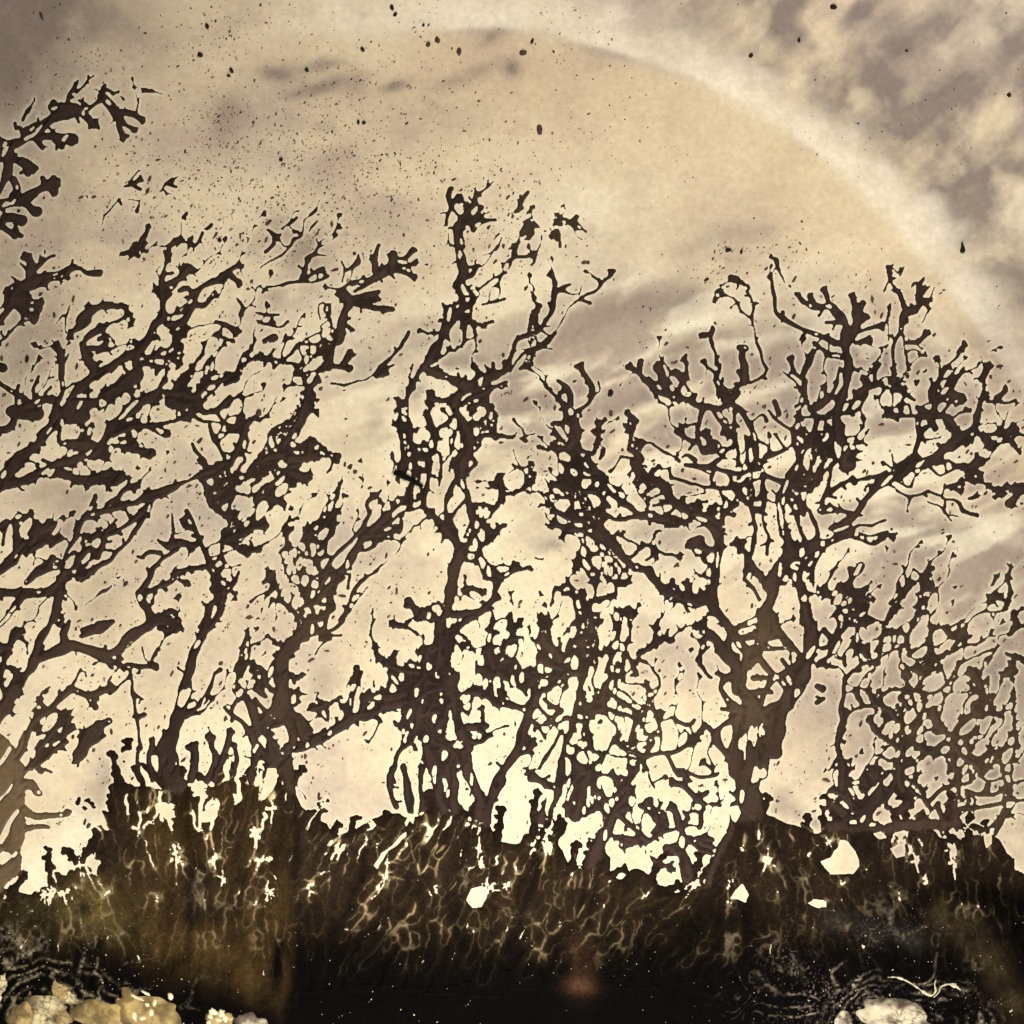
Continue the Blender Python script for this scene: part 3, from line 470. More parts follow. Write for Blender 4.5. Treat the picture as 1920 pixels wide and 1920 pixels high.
# openings in the crust where the pale stone shows: outlines
HOLES = [[(378, 1525), (392, 1516), (402, 1510), (412, 1514), (408, 1530), (398, 1540), (382, 1540)],
         [(502, 1440), (518, 1440), (519, 1455), (512, 1478), (500, 1496), (490, 1498), (494, 1475)],
         [(886, 1666), (905, 1661), (917, 1668), (914, 1686), (904, 1700), (886, 1703), (877, 1688)],
         [(1368, 1685), (1384, 1668), (1394, 1658), (1404, 1680), (1400, 1694), (1386, 1687)],
         [(1518, 1692), (1530, 1686), (1542, 1690), (1548, 1700), (1532, 1702)],
         [(1575, 1577), (1590, 1577), (1602, 1592), (1610, 1612), (1611, 1626), (1598, 1641), (1574, 1640), (1560, 1640), (1540, 1618), (1560, 1610), (1564, 1596), (1574, 1590)],
         [(1668, 1588), (1682, 1583), (1694, 1585), (1696, 1604), (1682, 1606)],
         [(1645, 1535), (1655, 1520), (1668, 1532), (1671, 1544), (1652, 1545)],
         [(1635, 1565), (1650, 1560), (1662, 1570), (1648, 1574)], [(1676, 1564), (1692, 1557), (1700, 1562), (1686, 1571)], [(1592, 1542), (1604, 1540), (1606, 1548), (1594, 1547)],
         [(1845, 1568), (1860, 1562), (1861, 1582), (1852, 1588)], [(1740, 1535), (1748, 1518), (1756, 1534)],
         [(700, 1622), (712, 1606), (730, 1588), (748, 1570), (762, 1560), (762, 1568), (746, 1580), (728, 1592), (716, 1612), (705, 1628)],
         [(758, 1540), (770, 1524), (778, 1530), (776, 1542), (766, 1536), (760, 1548)],
         [(1368, 1515), (1384, 1510), (1389, 1524), (1382, 1540), (1374, 1534)], [(1366, 1498), (1374, 1492), (1377, 1500), (1369, 1503)], [(1410, 1462), (1417, 1450), (1422, 1454), (1414, 1466)],
         [(1212, 1590), (1220, 1580), (1217, 1604), (1224, 1626), (1215, 1612)],
         [(618, 1520), (630, 1512), (640, 1520), (632, 1530), (624, 1545), (618, 1532)], [(1012, 1478), (1038, 1483), (1034, 1505), (1028, 1530), (1024, 1500)]]
# pale seams between the lobes: width, points
VEINS = """3 560,1565 575,1550 600,1540 620,1535;2.4 565,1580 590,1572 612,1570;2.5 565,1610 580,1600 600,1590 616,1575;2.4 580,1535 590,1520 598,1505 595,1497 585,1495;3.6 625,1590 628,1575 640,1560 648,1545 652,1535 670,1520 690,1512
2.4 625,1590 605,1595 592,1605;2.4 625,1592 645,1602 656,1605;2.8 660,1585 670,1570 682,1560 685,1545;3.4 700,1625 715,1640 745,1648 760,1652;3.4 712,1608 730,1615 755,1625 763,1630;2.4 715,1645 708,1656
3.4 752,1572 768,1575 770,1595 775,1612;2.6 795,1600 795,1616;3.4 798,1525 802,1550 805,1566;2.6 730,1545 727,1560;4 840,1575 830,1590 820,1600;3.6 826,1610 820,1625 818,1646;4.4 864,1596 860,1616;4.4 901,1605 895,1625 890,1640
3 855,1650 840,1670 830,1690 815,1705 812,1718;2.6 725,1685 718,1700 700,1715 692,1736;3.2 760,1710 755,1725 750,1745 737,1762;2.2 615,1680 600,1655 585,1645;2.2 615,1690 618,1720 612,1750 615,1770;2.4 880,1715 875,1736
4 490,1496 484,1520 482,1545 480,1562;2.6 508,1580 503,1600 478,1608;2.4 498,1550 510,1580 525,1592;2.8 940,1595 945,1610 935,1625;2.8 958,1680 940,1705 925,1726;2.6 960,1720 930,1740 922,1772
3.6 1080,1602 1080,1630 1075,1660 1072,1682;3.6 1105,1640 1105,1670 1100,1690 1090,1710 1085,1722;4.2 1145,1655 1140,1680 1130,1702;3 1155,1655 1156,1640 1160,1615 1180,1608 1215,1610 1220,1622 1216,1650 1211,1666
3 1190,1633 1215,1630;3 1165,1666 1195,1665 1205,1655;2.6 1180,1626 1188,1612;3 1260,1640 1255,1655 1233,1661;2.8 1255,1655 1260,1670;3.2 1165,1680 1190,1682 1220,1680 1250,1685 1290,1680 1310,1675 1332,1660
2.6 1190,1690 1196,1706;2.8 1215,1682 1215,1697;2.6 1260,1695 1265,1711;2.8 1290,1685 1295,1702;4.2 1195,1712 1200,1730 1205,1752;2.2 1200,1722 1220,1720 1241,1725;2.4 1195,1715 1180,1725 1165,1746;2.2 1205,1705 1225,1700 1246,1711
3 1022,1595 1023,1610 1014,1627;3.4 1046,1562 1040,1602;4 1070,1568 1057,1592;3 1055,1620 1052,1650 1048,1682;2.6 1060,1697 1045,1710 1040,1726;3.2 1089,1744 1078,1760 1081,1780;4 1396,1556 1393,1600 1400,1615 1411,1626;4.6 1423,1545 1420,1573
2.8 1356,1708 1360,1694 1368,1684;2 1325,1790 1310,1820 1293,1832;2.4 975,1630 980,1650 964,1660;4 325,1438 333,1462 341,1482;3 255,1458 255,1502;3.2 280,1464 290,1490 280,1516;3 290,1490 298,1505 301,1527;2.8 255,1558 253,1592
3.4 462,1500 453,1512 445,1532 440,1560;3.2 398,1558 400,1590 395,1607;2.4 475,1660 465,1690 460,1720 454,1742;2.2 190,1610 210,1612 222,1605 246,1626;3.4 408,1460 412,1450 438,1444 440,1455 408,1470;2.4 378,1448 376,1458 384,1466
3.4 1480,1564 1492,1577;2.8 1584,1562 1612,1566;2.8 1620,1592 1630,1615 1632,1632;3 1505,1638 1513,1660;2.2 1740,1570 1751,1592;2 1810,1618 1823,1626;3 1482,1588 1494,1594;3.4 1455,1534 1490,1545 1520,1556 1546,1552;3 418,1508 430,1492
2.6 1310,1720 1282,1735;2.6 1270,1750 1285,1735 1296,1710;3.2 1255,1750 1270,1754;2.4 1345,1760 1330,1780;2.6 345,1510 337,1530 332,1552;2.2 430,1560 436,1580 424,1600;2.2 810,1785 795,1780 770,1790 752,1812;2.6 655,1695 662,1712"""
# ------------------------------------------------------------------ materials


def mineral(name, rough, spec, grain, amount, bump=0.0, coat=0.0):
    """colour comes from the mesh's own mineral colour, broken up by fine procedural grain"""
    m = bpy.data.materials.new(name)
    m.use_nodes = True
    nt = m.node_tree
    b = nt.nodes["Principled BSDF"]
    at = nt.nodes.new("ShaderNodeAttribute"); at.attribute_name = "Col"
    tc = nt.nodes.new("ShaderNodeTexCoord")
    n1 = nt.nodes.new("ShaderNodeTexNoise")
    n1.inputs["Scale"].default_value = grain
    n1.inputs["Detail"].default_value = 6.0
    n1.inputs["Roughness"].default_value = 0.65
    nt.links.new(tc.outputs["Object"], n1.inputs["Vector"])
    mr = nt.nodes.new("ShaderNodeMapRange")
    mr.inputs[1].default_value = 0.3; mr.inputs[2].default_value = 0.7
    mr.inputs[3].default_value = 1.0 - amount; mr.inputs[4].default_value = 1.0 + amount
    nt.links.new(n1.outputs["Fac"], mr.inputs[0])
    mx = nt.nodes.new("ShaderNodeMix"); mx.data_type = 'RGBA'; mx.blend_type = 'MULTIPLY'
    mx.inputs[0].default_value = 1.0
    nt.links.new(at.outputs["Color"], mx.inputs[6])
    nt.links.new(mr.outputs[0], mx.inputs[7])
    nt.links.new(mx.outputs[2], b.inputs["Base Color"])
    b.inputs["Roughness"].default_value = rough
    b.inputs["Specular IOR Level"].default_value = spec
    if bump:
        bp = nt.nodes.new("ShaderNodeBump")
        bp.inputs["Strength"].default_value = bump
        bp.inputs["Distance"].default_value = 0.004
        nt.links.new(n1.outputs["Fac"], bp.inputs["Height"])
        nt.links.new(bp.outputs[0], b.inputs["Normal"])
    return m


M_STONE = mineral("pale_chalcedony", 0.42, 0.25, 42.0, 0.105)
M_DEND = mineral("manganese_oxide", 0.55, 0.12, 60.0, 0.16)
M_CRUST = mineral("dark_oxide_crust", 0.6, 0.02, 70.0, 0.40, bump=0.12)
M_NODULE = mineral("pale_crystal", 0.3, 0.4, 45.0, 0.18, bump=0.2)
M_SPECK = mineral("black_speck", 0.6, 0.1, 80.0, 0.2)

# ------------------------------------------------------------------ object helpers


def mesh_obj(name, verts, loops, sizes, cols, mat, parent=None, smooth=True):
    me = bpy.data.meshes.new(name)
    verts = np.asarray(verts, np.float32); loops = np.asarray(loops, np.int32); sizes = np.asarray(sizes, np.int32)
    me.vertices.add(len(verts)); me.vertices.foreach_set("co", verts.ravel())
    me.loops.add(len(loops)); me.loops.foreach_set("vertex_index", loops)
    me.polygons.add(len(sizes))
    starts = np.concatenate([[0], np.cumsum(sizes)[:-1]]).astype(np.int32)
    me.polygons.foreach_set("loop_start", starts)
    try:
        me.polygons.foreach_set("loop_total", sizes)
    except Exception:
        pass
    me.polygons.foreach_set("use_smooth", np.full(len(sizes), smooth))
    me.update(calc_edges=True)
    a = me.attributes.new("Col", 'FLOAT_COLOR', 'POINT')
    c = np.ones((len(verts), 4), np.float32); c[:, :3] = cols
    a.data.foreach_set("color", c.ravel())
    me.materials.append(mat)
    o = bpy.data.objects.new(name, me)
    COL.objects.link(o)
    if parent:
        o.parent = parent
    return o


def tag(o, label=None, cat=None, group=None, kind=None):
    if label: o["label"] = label
    if cat: o["category"] = cat
    if group: o["group"] = group
    if kind: o["kind"] = kind
    return o


def empty(name, px, py):
    o = bpy.data.objects.new(name, None)
    o.empty_display_size = 0.05
    o.location = (X(px), Y(py), 0)
    COL.objects.link(o)
    return o


# ------------------------------------------------------------------ strands from the text above
STROKES = []            # (points, radii, owner)
OWNERS = []             # (dendrite, branch, tip or -1)


def owner(t, b, s=-1):
    OWNERS.append((t, b, s))
    return len(OWNERS) - 1


def extend(P):
    P = [np.array(p, float) for p in P]
    for _ in range(2):
        a, b = P[0], P[1]
        if a[0] <= 2 or a[0] >= 1918:
            d = a - b
            d = d / (np.hypot(*d) + 1e-6)
            if abs(d[0]) > 0.2 and -40 < a[0] < 1960:
                P.insert(0, a + d * 55)
        P.reverse()
    return P


def add_strand(pts, w0, w1, own, jit=0.16):
    n = len(pts)
    t = np.linspace(0, 1, n)
    ph = rng.uniform(0, 6.28, 3)
    L = np.concatenate([[0], np.cumsum(np.hypot(*np.diff(pts, axis=0).T))])
    mod = 1 + jit * (np.sin(L / 9.0 + ph[0]) * 0.6 + np.sin(L / 17.0 + ph[1]) * 0.7 + np.sin(L / 5.0 + ph[2]) * 0.3)
    crown = 1 - 0.2 * math.exp(-((pts[:, 0].mean() - 1450) / 300) ** 4 - ((pts[:, 1].mean() - 850) / 190) ** 4)
    r = crown * (w0 + (w1 - w0) * t) * 0.5 * mod * np.interp(w0, [6, 12, 24], [0.92, 0.80, 0.86])
    STROKES.append((pts, np.maximum(r, 0.8), own))
    return L[-1]


def spurs(pts, w0, w1, own, rate):
    if w0 < 7 or rate <= 0:
        return
    L = np.concatenate([[0], np.cumsum(np.hypot(*np.diff(pts, axis=0).T))])
    s = rng.uniform(4, 16)
    while s < L[-1] - 3:
        if rng.rand() < 0.3 * rate:
            k = min(np.searchsorted(L, s), len(pts) - 1)
            k0 = max(k - 1, 0)
            d = pts[min(k + 1, len(pts) - 1)] - pts[k0]
            d = d / (np.hypot(*d) + 1e-6)
            side = rng.choice([-1, 1])
            a = math.atan2(d[1], d[0]) + side * rng.uniform(0.7, 1.4)
            w = w0 + (w1 - w0) * s / L[-1]
            ln = w * 0.5 + rng.uniform(2.5, 8.5)
            q = pts[k]
            e = q + ln * np.array([math.cos(a), math.sin(a)])
            e2 = e + rng.uniform(1, 3) * np.array([math.cos(a - side * 0.7), math.sin(a - side * 0.7)])
            ww = rng.uniform(3.2, min(6.5, 2.5 + w * 0.35))
            STROKES.append((catmull([q, (q + e) / 2 + rng.uniform(-1, 1, 2), e, e2], 3.0), np.linspace(ww * 0.42, ww * 0.62, len(catmull([q, (q + e) / 2, e, e2], 3.0))) if False else None, own, ww))
            P, _, o_, w_ = STROKES.pop()
            STROKES.append((P, np.linspace(w_ * 0.42, w_ * 0.6, len(P)), o_))
        s += rng.uniform(7, 17)


for ti, (nm, lab, lines, hz, spur) in enumerate(DENDRITES):
    for bi, line in enumerate(lines):
        ob = owner(ti, bi)
        tips = 0
        for st in line.split(';'):
            tok = st.split()
            head = tok[0]
            P = extend([tuple(float(v) for v in p.split(',')) for p in tok[1:]])
            if head[0] == 'b':
                n, W, w = [float(v) for v in head[1:].split(',')]
                n = int(n)
                C = catmull(P, 4.0)
                d = np.gradient(C, axis=0); d /= np.hypot(d[:, 0], d[:, 1])[:, None] + 1e-6
                nrm = np.stack([-d[:, 1], d[:, 0]], 1)
                L = np.concatenate([[0], np.cumsum(np.hypot(*np.diff(C, axis=0).T))])
                ends = np.minimum(1, np.minimum(L, L[-1] - L) / (W * 0.7) * 0.75 + 0.25)
                for k in range(n):
                    base = (k / max(n - 1, 1) - 0.5) * W * 0.7
                    lam = W * rng.uniform(1.5, 2.4) + 14
                    off = base + W * 0.3 * np.sin(L / lam * 6.28 + rng.uniform(0, 6.28)) + W * 0.09 * np.sin(L / lam * 14 + rng.uniform(0, 6))
                    Q = C + nrm * (off * ends)[:, None]
                    add_strand(Q, w * rng.uniform(0.6, 1.0), w * rng.uniform(0.6, 1.0), ob, 0.25)
                    spurs(Q, w, w, ob, spur * 0.2)
                # short ties between the strands
                for k in range(int(L[-1] / 22)):
                    q = rng.randint(0, len(C))
                    a, b2 = sorted(rng.uniform(-0.5, 0.5, 2))
                    A = C[q] + nrm[q] * a * W * ends[q]; B = C[min(q + 2, len(C) - 1)] + nrm[q] * b2 * W * ends[q]
                    add_strand(catmull([A, B], 3.0), w * 0.6, w * 0.6, ob)
                continue
            fan = head[0] == 'f'
            ws = head.lstrip('f').split('-')
            w0 = float(ws[0]); w1 = float(ws[-1])
            C = catmull(P, 4.0)
            if fan:
                cut = max(1, int(len(C) * 0.5))
                wm = w0 + (w1 - w0) * 0.5
                add_strand(C[:cut + 1], w0, wm, ob)
                spurs(C[:cut + 1], w0, wm, ob, spur)
                os_ = owner(ti, bi, tips); tips += 1
                add_strand(C[cut:], wm, w1 * 0.92, os_, 0.08)
                d = C[-1] - C[max(0, len(C) - 4)]
                a0 = math.atan2(d[1], d[0])
                nl = 3 if w1 > 9 else 2
                for k in range(nl):
                    a = a0 + (k - (nl - 1) / 2) * rng.uniform(0.65, 1.0) + rng.uniform(-0.2, 0.2)
                    ln = w1 * rng.uniform(0.3, 0.6)
                    S0 = C[-1] - 0.3 * w1 * np.array([math.cos(a0), math.sin(a0)])
                    E = C[-1] + ln * np.array([math.cos(a), math.sin(a)])
                    add_strand(catmull([S0, E], 3.0), w1 * 0.45, w1 * rng.uniform(0.56, 0.74), os_, 0.06)
            else:
                add_strand(C, w0, w1, ob)
                spurs(C, w0, w1, ob, spur)

# thread-thin runners that leave the strands
base_n = len(STROKES)
for k in range(520):
    P, r, o_ = STROKES[rng.randint(0, base_n)]
    if DENDRITES[OWNERS[o_][0]][4] < 0.5:
        continue
    q = P[rng.randint(0, len(P))]
    a = rng.choice([-1.25, 1.9]) + rng.uniform(-0.7, 0.7)
    pts = [q]
    for j in range(rng.randint(3, 8)):
        a += rng.uniform(-0.55, 0.55)
        pts.append(pts[-1] + rng.uniform(5, 9) * np.array([math.cos(a), math.sin(a)]))
    C = catmull(pts, 4.0)
    STROKES.append((C, np.full(len(C), rng.uniform(1.05, 1.7)), o_))
    if rng.rand() < 0.35:
        STROKES.append((C[-2:], np.full(2, rng.uniform(2.0, 4.0)), o_))

def gauss(x, y, gxx, gyy, rx, ry, ang=0.0):
    c, s = math.cos(radians(ang)), math.sin(radians(ang))
    u = ((x - gxx) * c + (y - gyy) * s) / rx
    v = (-(x - gxx) * s + (y - gyy) * c) / ry
    return np.exp(-(u * u + v * v))


def polyband(x, y, pts, w):
    d = np.full(x.shape, 1e9, np.float32)
    C = catmull(pts, 25.0)
    for a, b in zip(C[:-1], C[1:]):
        ex, ey = b - a
        t = np.clip(((x - a[0]) * ex + (y - a[1]) * ey) / (ex * ex + ey * ey + 1e-9), 0, 1)
        np.minimum(d, np.hypot(x - a[0] - t * ex, y - a[1] - t * ey), out=d)
    return np.exp(-(d / w) ** 2)


# ------------------------------------------------------------------ one distance field for everything that is dark
G = 1.5
LO, HI = -75.0, 1995.0
gx = np.arange(LO, HI + 0.1, G)
gy = np.arange(LO, HI + 0.1, G)
NX, NY = len(gx), len(gy)
GX, GY = np.meshgrid(gx, gy)
GX = GX.astype(np.float32); GY = GY.astype(np.float32)
WX = GX + 3.0 * vnoise(GX, GY, 24, 3) + 0.9 * vnoise(GX, GY, 11, 4)
WY = GY + 3.0 * vnoise(GX, GY, 24, 5) + 0.9 * vnoise(GX, GY, 11, 6)
KS = 1.0
tree_haze0 = np.array([DENDRITES[o[0]][3] for o in OWNERS] + [0.0], np.float32)
S = np.zeros((NY, NX), np.float32)
DM = np.full((NY, NX), 60.0, np.float32)
OW = np.full((NY, NX), -1, np.int32)


def strand_distance(P, R, pad):
    rm = R.max() + pad
    i0 = max(0, int((P[:, 0].min() - rm - LO) / G)); i1 = min(NX, int((P[:, 0].max() + rm - LO) / G) + 2)
    j0 = max(0, int((P[:, 1].min() - rm - LO) / G)); j1 = min(NY, int((P[:, 1].max() + rm - LO) / G) + 2)
    if i1 <= i0 or j1 <= j0:
        return None
    d = np.full((j1 - j0, i1 - i0), 60.0, np.float32)
    for k in range(len(P) - 1):
        a, b = P[k], P[k + 1]
        ra, rb = R[k], R[k + 1]
        rr = max(ra, rb) + pad
        a0 = max(i0, int((min(a[0], b[0]) - rr - LO) / G)); a1 = min(i1, int((max(a[0], b[0]) + rr - LO) / G) + 2)
        b0 = max(j0, int((min(a[1], b[1]) - rr - LO) / G)); b1 = min(j1, int((max(a[1], b[1]) + rr - LO) / G) + 2)
        if a1 <= a0 or b1 <= b0:
            continue
        x = WX[b0:b1, a0:a1] - a[0]; y = WY[b0:b1, a0:a1] - a[1]
        ex, ey = b - a
        t = np.clip((x * ex + y * ey) / (ex * ex + ey * ey + 1e-6), 0, 1)
        dd = np.hypot(x - t * ex, y - t * ey) - (ra + t * (rb - ra))
        v = d[b0 - j0:b1 - j0, a0 - i0:a1 - i0]
        np.minimum(v, dd, out=v)
    return d, i0, i1, j0, j1


def lay(P, R, o_, pad=11.0):
    P = np.asarray(P); R = np.asarray(R)
    if len(P) > 3:                        # thin out the samples
        keep = np.unique(np.concatenate([np.arange(0, len(P), 2), [len(P) - 1]]))
        P, R = P[keep], R[keep]
    res = strand_distance(P, R, pad)
    if res is None:
        return
    d, i0, i1, j0, j1 = res
    S[j0:j1, i0:i1] += np.exp(np.clip(-d / KS, -9, 16)) * (d < 13)
    v = DM[j0:j1, i0:i1]
    m = d < v
    OW[j0:j1, i0:i1][m] = o_
    v[m] = d[m]


for k, (P, R, o_) in enumerate(STROKES):
    lay(P, R, o_, 30.0 if k < base_n and R.max() > 2.6 and len(P) > 4 else 11.0)

# side twigs grow from the strands into free stone; some close into loops, the others end in clubs
def dark_at(q):
    return DM[int(np.clip((q[1] - LO) / G, 0, NY - 1)), int(np.clip((q[0] - LO) / G, 0, NX - 1))]


GROW = [(1030, 1920, 690, 1010, 90), (1540, 1920, 1040, 1550, 90), (880, 1345, 1150, 1590, 90), (280, 640, 640, 1110, 66), (0, 300, 600, 1330, 41), (620, 980, 760, 1080, 35), (680, 900, 1180, 1500, 30), (1280, 1560, 1000, 1480, 46), (1030, 1250, 940, 1130, 24), (480, 680, 980, 1400, 19), (600, 1150, 480, 760, 16)]
seeds = [(P, r, o_) for P, r, o_ in STROKES[:base_n] if r.max() > 2.2 and DENDRITES[OWNERS[o_][0]][4] > 0.5]
mids = np.array([P[len(P) // 2] for P, r, o_ in seeds])
for xa, xb, ya, yb, count in GROW:
    inside = np.nonzero((mids[:, 0] > xa) & (mids[:, 0] < xb) & (mids[:, 1] > ya) & (mids[:, 1] < yb))[0]
    for k in range(count):
        P, r, o_ = seeds[inside[rng.randint(0, len(inside))]]
        q = rng.randint(1, len(P)) if len(P) > 1 else 0
        dd = P[q] - P[q - 1]
        side = rng.choice([-1, 1])
        a = math.atan2(dd[1], dd[0]) + side * rng.uniform(0.6, 1.5)
        start = P[q].copy(); p = start + r[q] * np.array([math.cos(a), math.sin(a)])
        pts = [start, p.copy()]
        L = int(rng.uniform(3, 11)); turn = rng.uniform(-0.16, 0.16); hit = False; bad = False
        for s in range(L):
            a += turn + rng.uniform(-0.28, 0.28)
            p = p + 5.0 * np.array([math.cos(a), math.sin(a)])
            dk = dark_at(p)
            if s < 2 and dk < 3.5:
                bad = True; break
            if s >= 2 and dk < 2.0:
                hit = True; pts.append(p + 3.0 * np.array([math.cos(a), math.sin(a)])); break
            pts.append(p.copy())
        if bad or len(pts) < 4:
            continue
        C = catmull(pts, 4.0)
        w = rng.uniform(3.2, min(7.0, 3.4 + r[q] * 0.5))
        lay(C, np.linspace(w * 0.5, w * (0.5 if hit else 0.62), len(C)), o_)
        if not hit:
            nl = rng.randint(1, 4)
            for m_ in range(nl):
                a2 = a + (m_ - (nl - 1) / 2) * rng.uniform(0.8, 1.2)
                E = C[-1] + rng.uniform(2.5, 7) * np.array([math.cos(a2), math.sin(a2)])
                lay(np.array([C[-1], E]), np.array([w * 0.55, rng.uniform(2.4, 4.6)]), o_)


# slender runners that follow the direction of growth, wavy, with small rounded lobes
CLEAR = [(700, 1180, 95), (650, 1440, 70), (1280, 1055, 60), (1495, 1480, 60), (110, 1600, 90), (960, 830, 50), (200, 950, 60), (760, 640, 50)]


def growth(x, y):
    if x < 560:
        return -0.95
    if x < 1000:
        return np.interp(x, [560, 800], [-1.0, -1.35])
    if y < 1100:
        return np.interp(x, [1000, 1400, 1600, 1900], [-2.2, -1.7, -1.1, -0.75])
    return np.interp(x, [1000, 1450, 1600, 1900], [-1.35, -1.5, -1.1, -0.9])


DMAIN = DM.copy()
RUN = [(250, 640, 470, 900, 30), (0, 320, 700, 1330, 23), (360, 640, 900, 1380, 23), (640, 860, 800, 1060, 13), (700, 900, 1200, 1500, 11), (900, 1340, 1180, 1580, 42), (1540, 1915, 1080, 1550, 45), (1050, 1900, 700, 1000, 35), (860, 1080, 420, 700, 11), (1030, 1240, 960, 1180, 13)]
for xa, xb, ya, yb, count in RUN:
    inside = np.nonzero((mids[:, 0] > xa) & (mids[:, 0] < xb) & (mids[:, 1] > ya) & (mids[:, 1] < yb))[0]
    for k in range(count):
        P, r, o_ = seeds[inside[rng.randint(0, len(inside))]]
        p = P[rng.randint(0, len(P))].copy()
        off = rng.uniform(-0.3, 0.3); ph_ = rng.uniform(0, 6.28); wob_ = rng.uniform(0.25, 0.5)
        pts = [p.copy()]
        for s in range(rng.randint(8, 24)):
            a = growth(p[0], p[1]) + off + wob_ * math.sin(s * 0.8 + ph_)
            p = p + 7.5 * np.array([math.cos(a), math.sin(a)])
            if any((p[0] - cx_) ** 2 + (p[1] - cy_) ** 2 < cr * cr for cx_, cy_, cr in CLEAR) or p[1] < ya - 70:
                break
            pts.append(p.copy())
        if len(pts) < 5:
            continue
        C = catmull(pts, 4.0)
        w = rng.uniform(2.8, 4.4)
        lay(C, np.linspace(w * 0.55, w * 0.42, len(C)) * (1 + 0.18 * np.sin(np.arange(len(C)) * 0.9 + ph_)), o_)
        side = 1
        for s in range(4, len(C) - 1, 4):
            if rng.rand() < 0.38:
                dd = C[s] - C[s - 1]; a = math.atan2(dd[1], dd[0]) + side * rng.uniform(0.6, 1.1); side = -side
                M_ = C[s] + rng.uniform(3, 6) * np.array([math.cos(a), math.sin(a)])
                E = M_ + rng.uniform(2, 6) * np.array([math.cos(a - side * -0.4), math.sin(a - side * -0.4)])
                lay(np.array([C[s], M_, E]), np.array([1.5, 1.7, rng.uniform(2.0, 3.4)]), o_)
        for m_ in (-0.6, 0.5):
            E = C[-1] + rng.uniform(4, 8) * np.array([math.cos(a + m_), math.sin(a + m_)])
            lay(np.array([C[-1], E]), np.array([w * 0.42, rng.uniform(2.6, 4.4)]), o_)


def worley(u, v, seed):
    r = np.random.RandomState(seed)
    T1 = r.uniform(0.08, 0.92, (128, 128)).astype(np.float32); T2 = r.uniform(0.08, 0.92, (128, 128)).astype(np.float32)
    iu = np.floor(u).astype(np.int32); iv = np.floor(v).astype(np.int32)
    a = np.full(u.shape, 9.0, np.float32); b_ = a.copy()
    for dj in (-1, 0, 1):
        for di in (-1, 0, 1):
            q = np.hypot(iu + di + T1[(iv + dj) & 127, (iu + di) & 127] - u, iv + dj + T2[(iv + dj) & 127, (iu + di) & 127] - v)
            b_ = np.where(q < a, a, np.minimum(b_, q)); a = np.minimum(a, q)
    return b_ - a



# lace: rejoining channels between the main strands, long in the direction of growth
LACE = [(-0.92, lambda x, y: (x < 560 + 0.25 * (960 - y)) , 16.5, 62), (-1.42, lambda x, y: (x >= 560 + 0.25 * (960 - y)) & (x < 1000), 16, 68), (-1.62, lambda x, y: (x >= 1000) & (x < 1340) & (y > 1080), 16, 58), (-2.25, lambda x, y: (x >= 1000) & (x < 1400) & (y <= 1080), 17, 58),
        (-1.5, lambda x, y: (x >= 1340) & (x < 1540) & ((y > 1080) | (x >= 1400)), 17, 70), (-0.85, lambda x, y: (x >= 1540), 16, 48)]
qx = GX + 26 * vnoise(GX, GY, 150, 351); qy = GY + 26 * vnoise(GX, GY, 150, 352)
lx = GX + 6 * vnoise(GX, GY, 34, 353) + 2 * vnoise(GX, GY, 13, 355); ly = GY + 6 * vnoise(GX, GY, 34, 354) + 2 * vnoise(GX, GY, 13, 356)
lace = np.full((NY, NX), 40.0, np.float32)
for th, where, ca_, cl_ in LACE:
    jj, ii = np.nonzero(where(qx, qy) & (DM < 32))
    c, s = math.cos(th), math.sin(th)
    x_, y_ = lx[jj, ii], ly[jj, ii]
    lace[jj, ii] = worley((-x_ * s + y_ * c) / ca_, (x_ * c + y_ * s) / cl_, 360 + int(ca_)) * ca_ * 0.5
dens_l = np.clip(0.33 + 1.25 * fbm(GX, GY, 130, 357, 2), 0.0, 1.15)
for q in [(430, 880, 130, 150, .5), (560, 700, 80, 120, .3), (640, 960, 120, 110, .35), (800, 880, 90, 160, .4), (840, 1350, 110, 170, .35), (1090, 1330, 150, 190, .55), (1430, 900, 260, 150, -.12), (1130, 960, 120, 120, .1), (1400, 1250, 110, 180, .4), (1700, 1250, 190, 210, .4), (520, 1300, 110, 110, .35), (250, 1010, 150, 130, .3), (1210, 1480, 120, 100, .4), (100, 1320, 120, 130, .3)]:
    dens_l = dens_l + q[4] * np.exp(-((GX - q[0]) / q[2]) ** 2 - ((GY - q[1]) / q[3]) ** 2)
for q in [(420, 620, 160, 130, .3), (150, 760, 140, 130, .2), (1760, 1250, 170, 230, .25), (1180, 1260, 110, 120, .25), (640, 820, 60, 120, .2), (900, 620, 80, 80, .3)]:
    dens_l = dens_l + q[4] * np.exp(-((GX - q[0]) / q[2]) ** 2 - ((GY - q[1]) / q[3]) ** 2)
dens_l = np.clip(dens_l, 0, 1.5) * sstep(330, 520, GY + 0.12 * GX)
wall = (2.3 * np.exp(-np.maximum(DMAIN, 0) / 15.0) * dens_l - 0.88) * (1 + 0.5 * vnoise(GX, GY, 20, 358))
wall = np.where((OW >= 0) & (DM < 29), wall, -9)
DL = lace - np.clip(wall, -9, 2.1)
S += np.exp(np.clip(-DL / 0.8, -9, 16)) * (DL < 2) * (wall > 0)

def poly_sdf(poly, x, y):
    d = np.full(x.shape, 1e9, np.float32)
    ins = np.zeros(x.shape, bool)
    n = len(poly)
    for k in range(n):
        ax, ay = poly[k]; bx, by = poly[(k + 1) % n]
        ex, ey = bx - ax, by - ay
        t = np.clip(((x - ax) * ex + (y - ay) * ey) / (ex * ex + ey * ey + 1e-9), 0, 1)
        np.minimum(d, np.hypot(x - ax - t * ex, y - ay - t * ey), out=d)
        c = (ay > y) != (by > y)
        if ey != 0:
            ins ^= c & (x < ax + (y - ay) * ex / ey)
    return np.where(ins, -d, d)


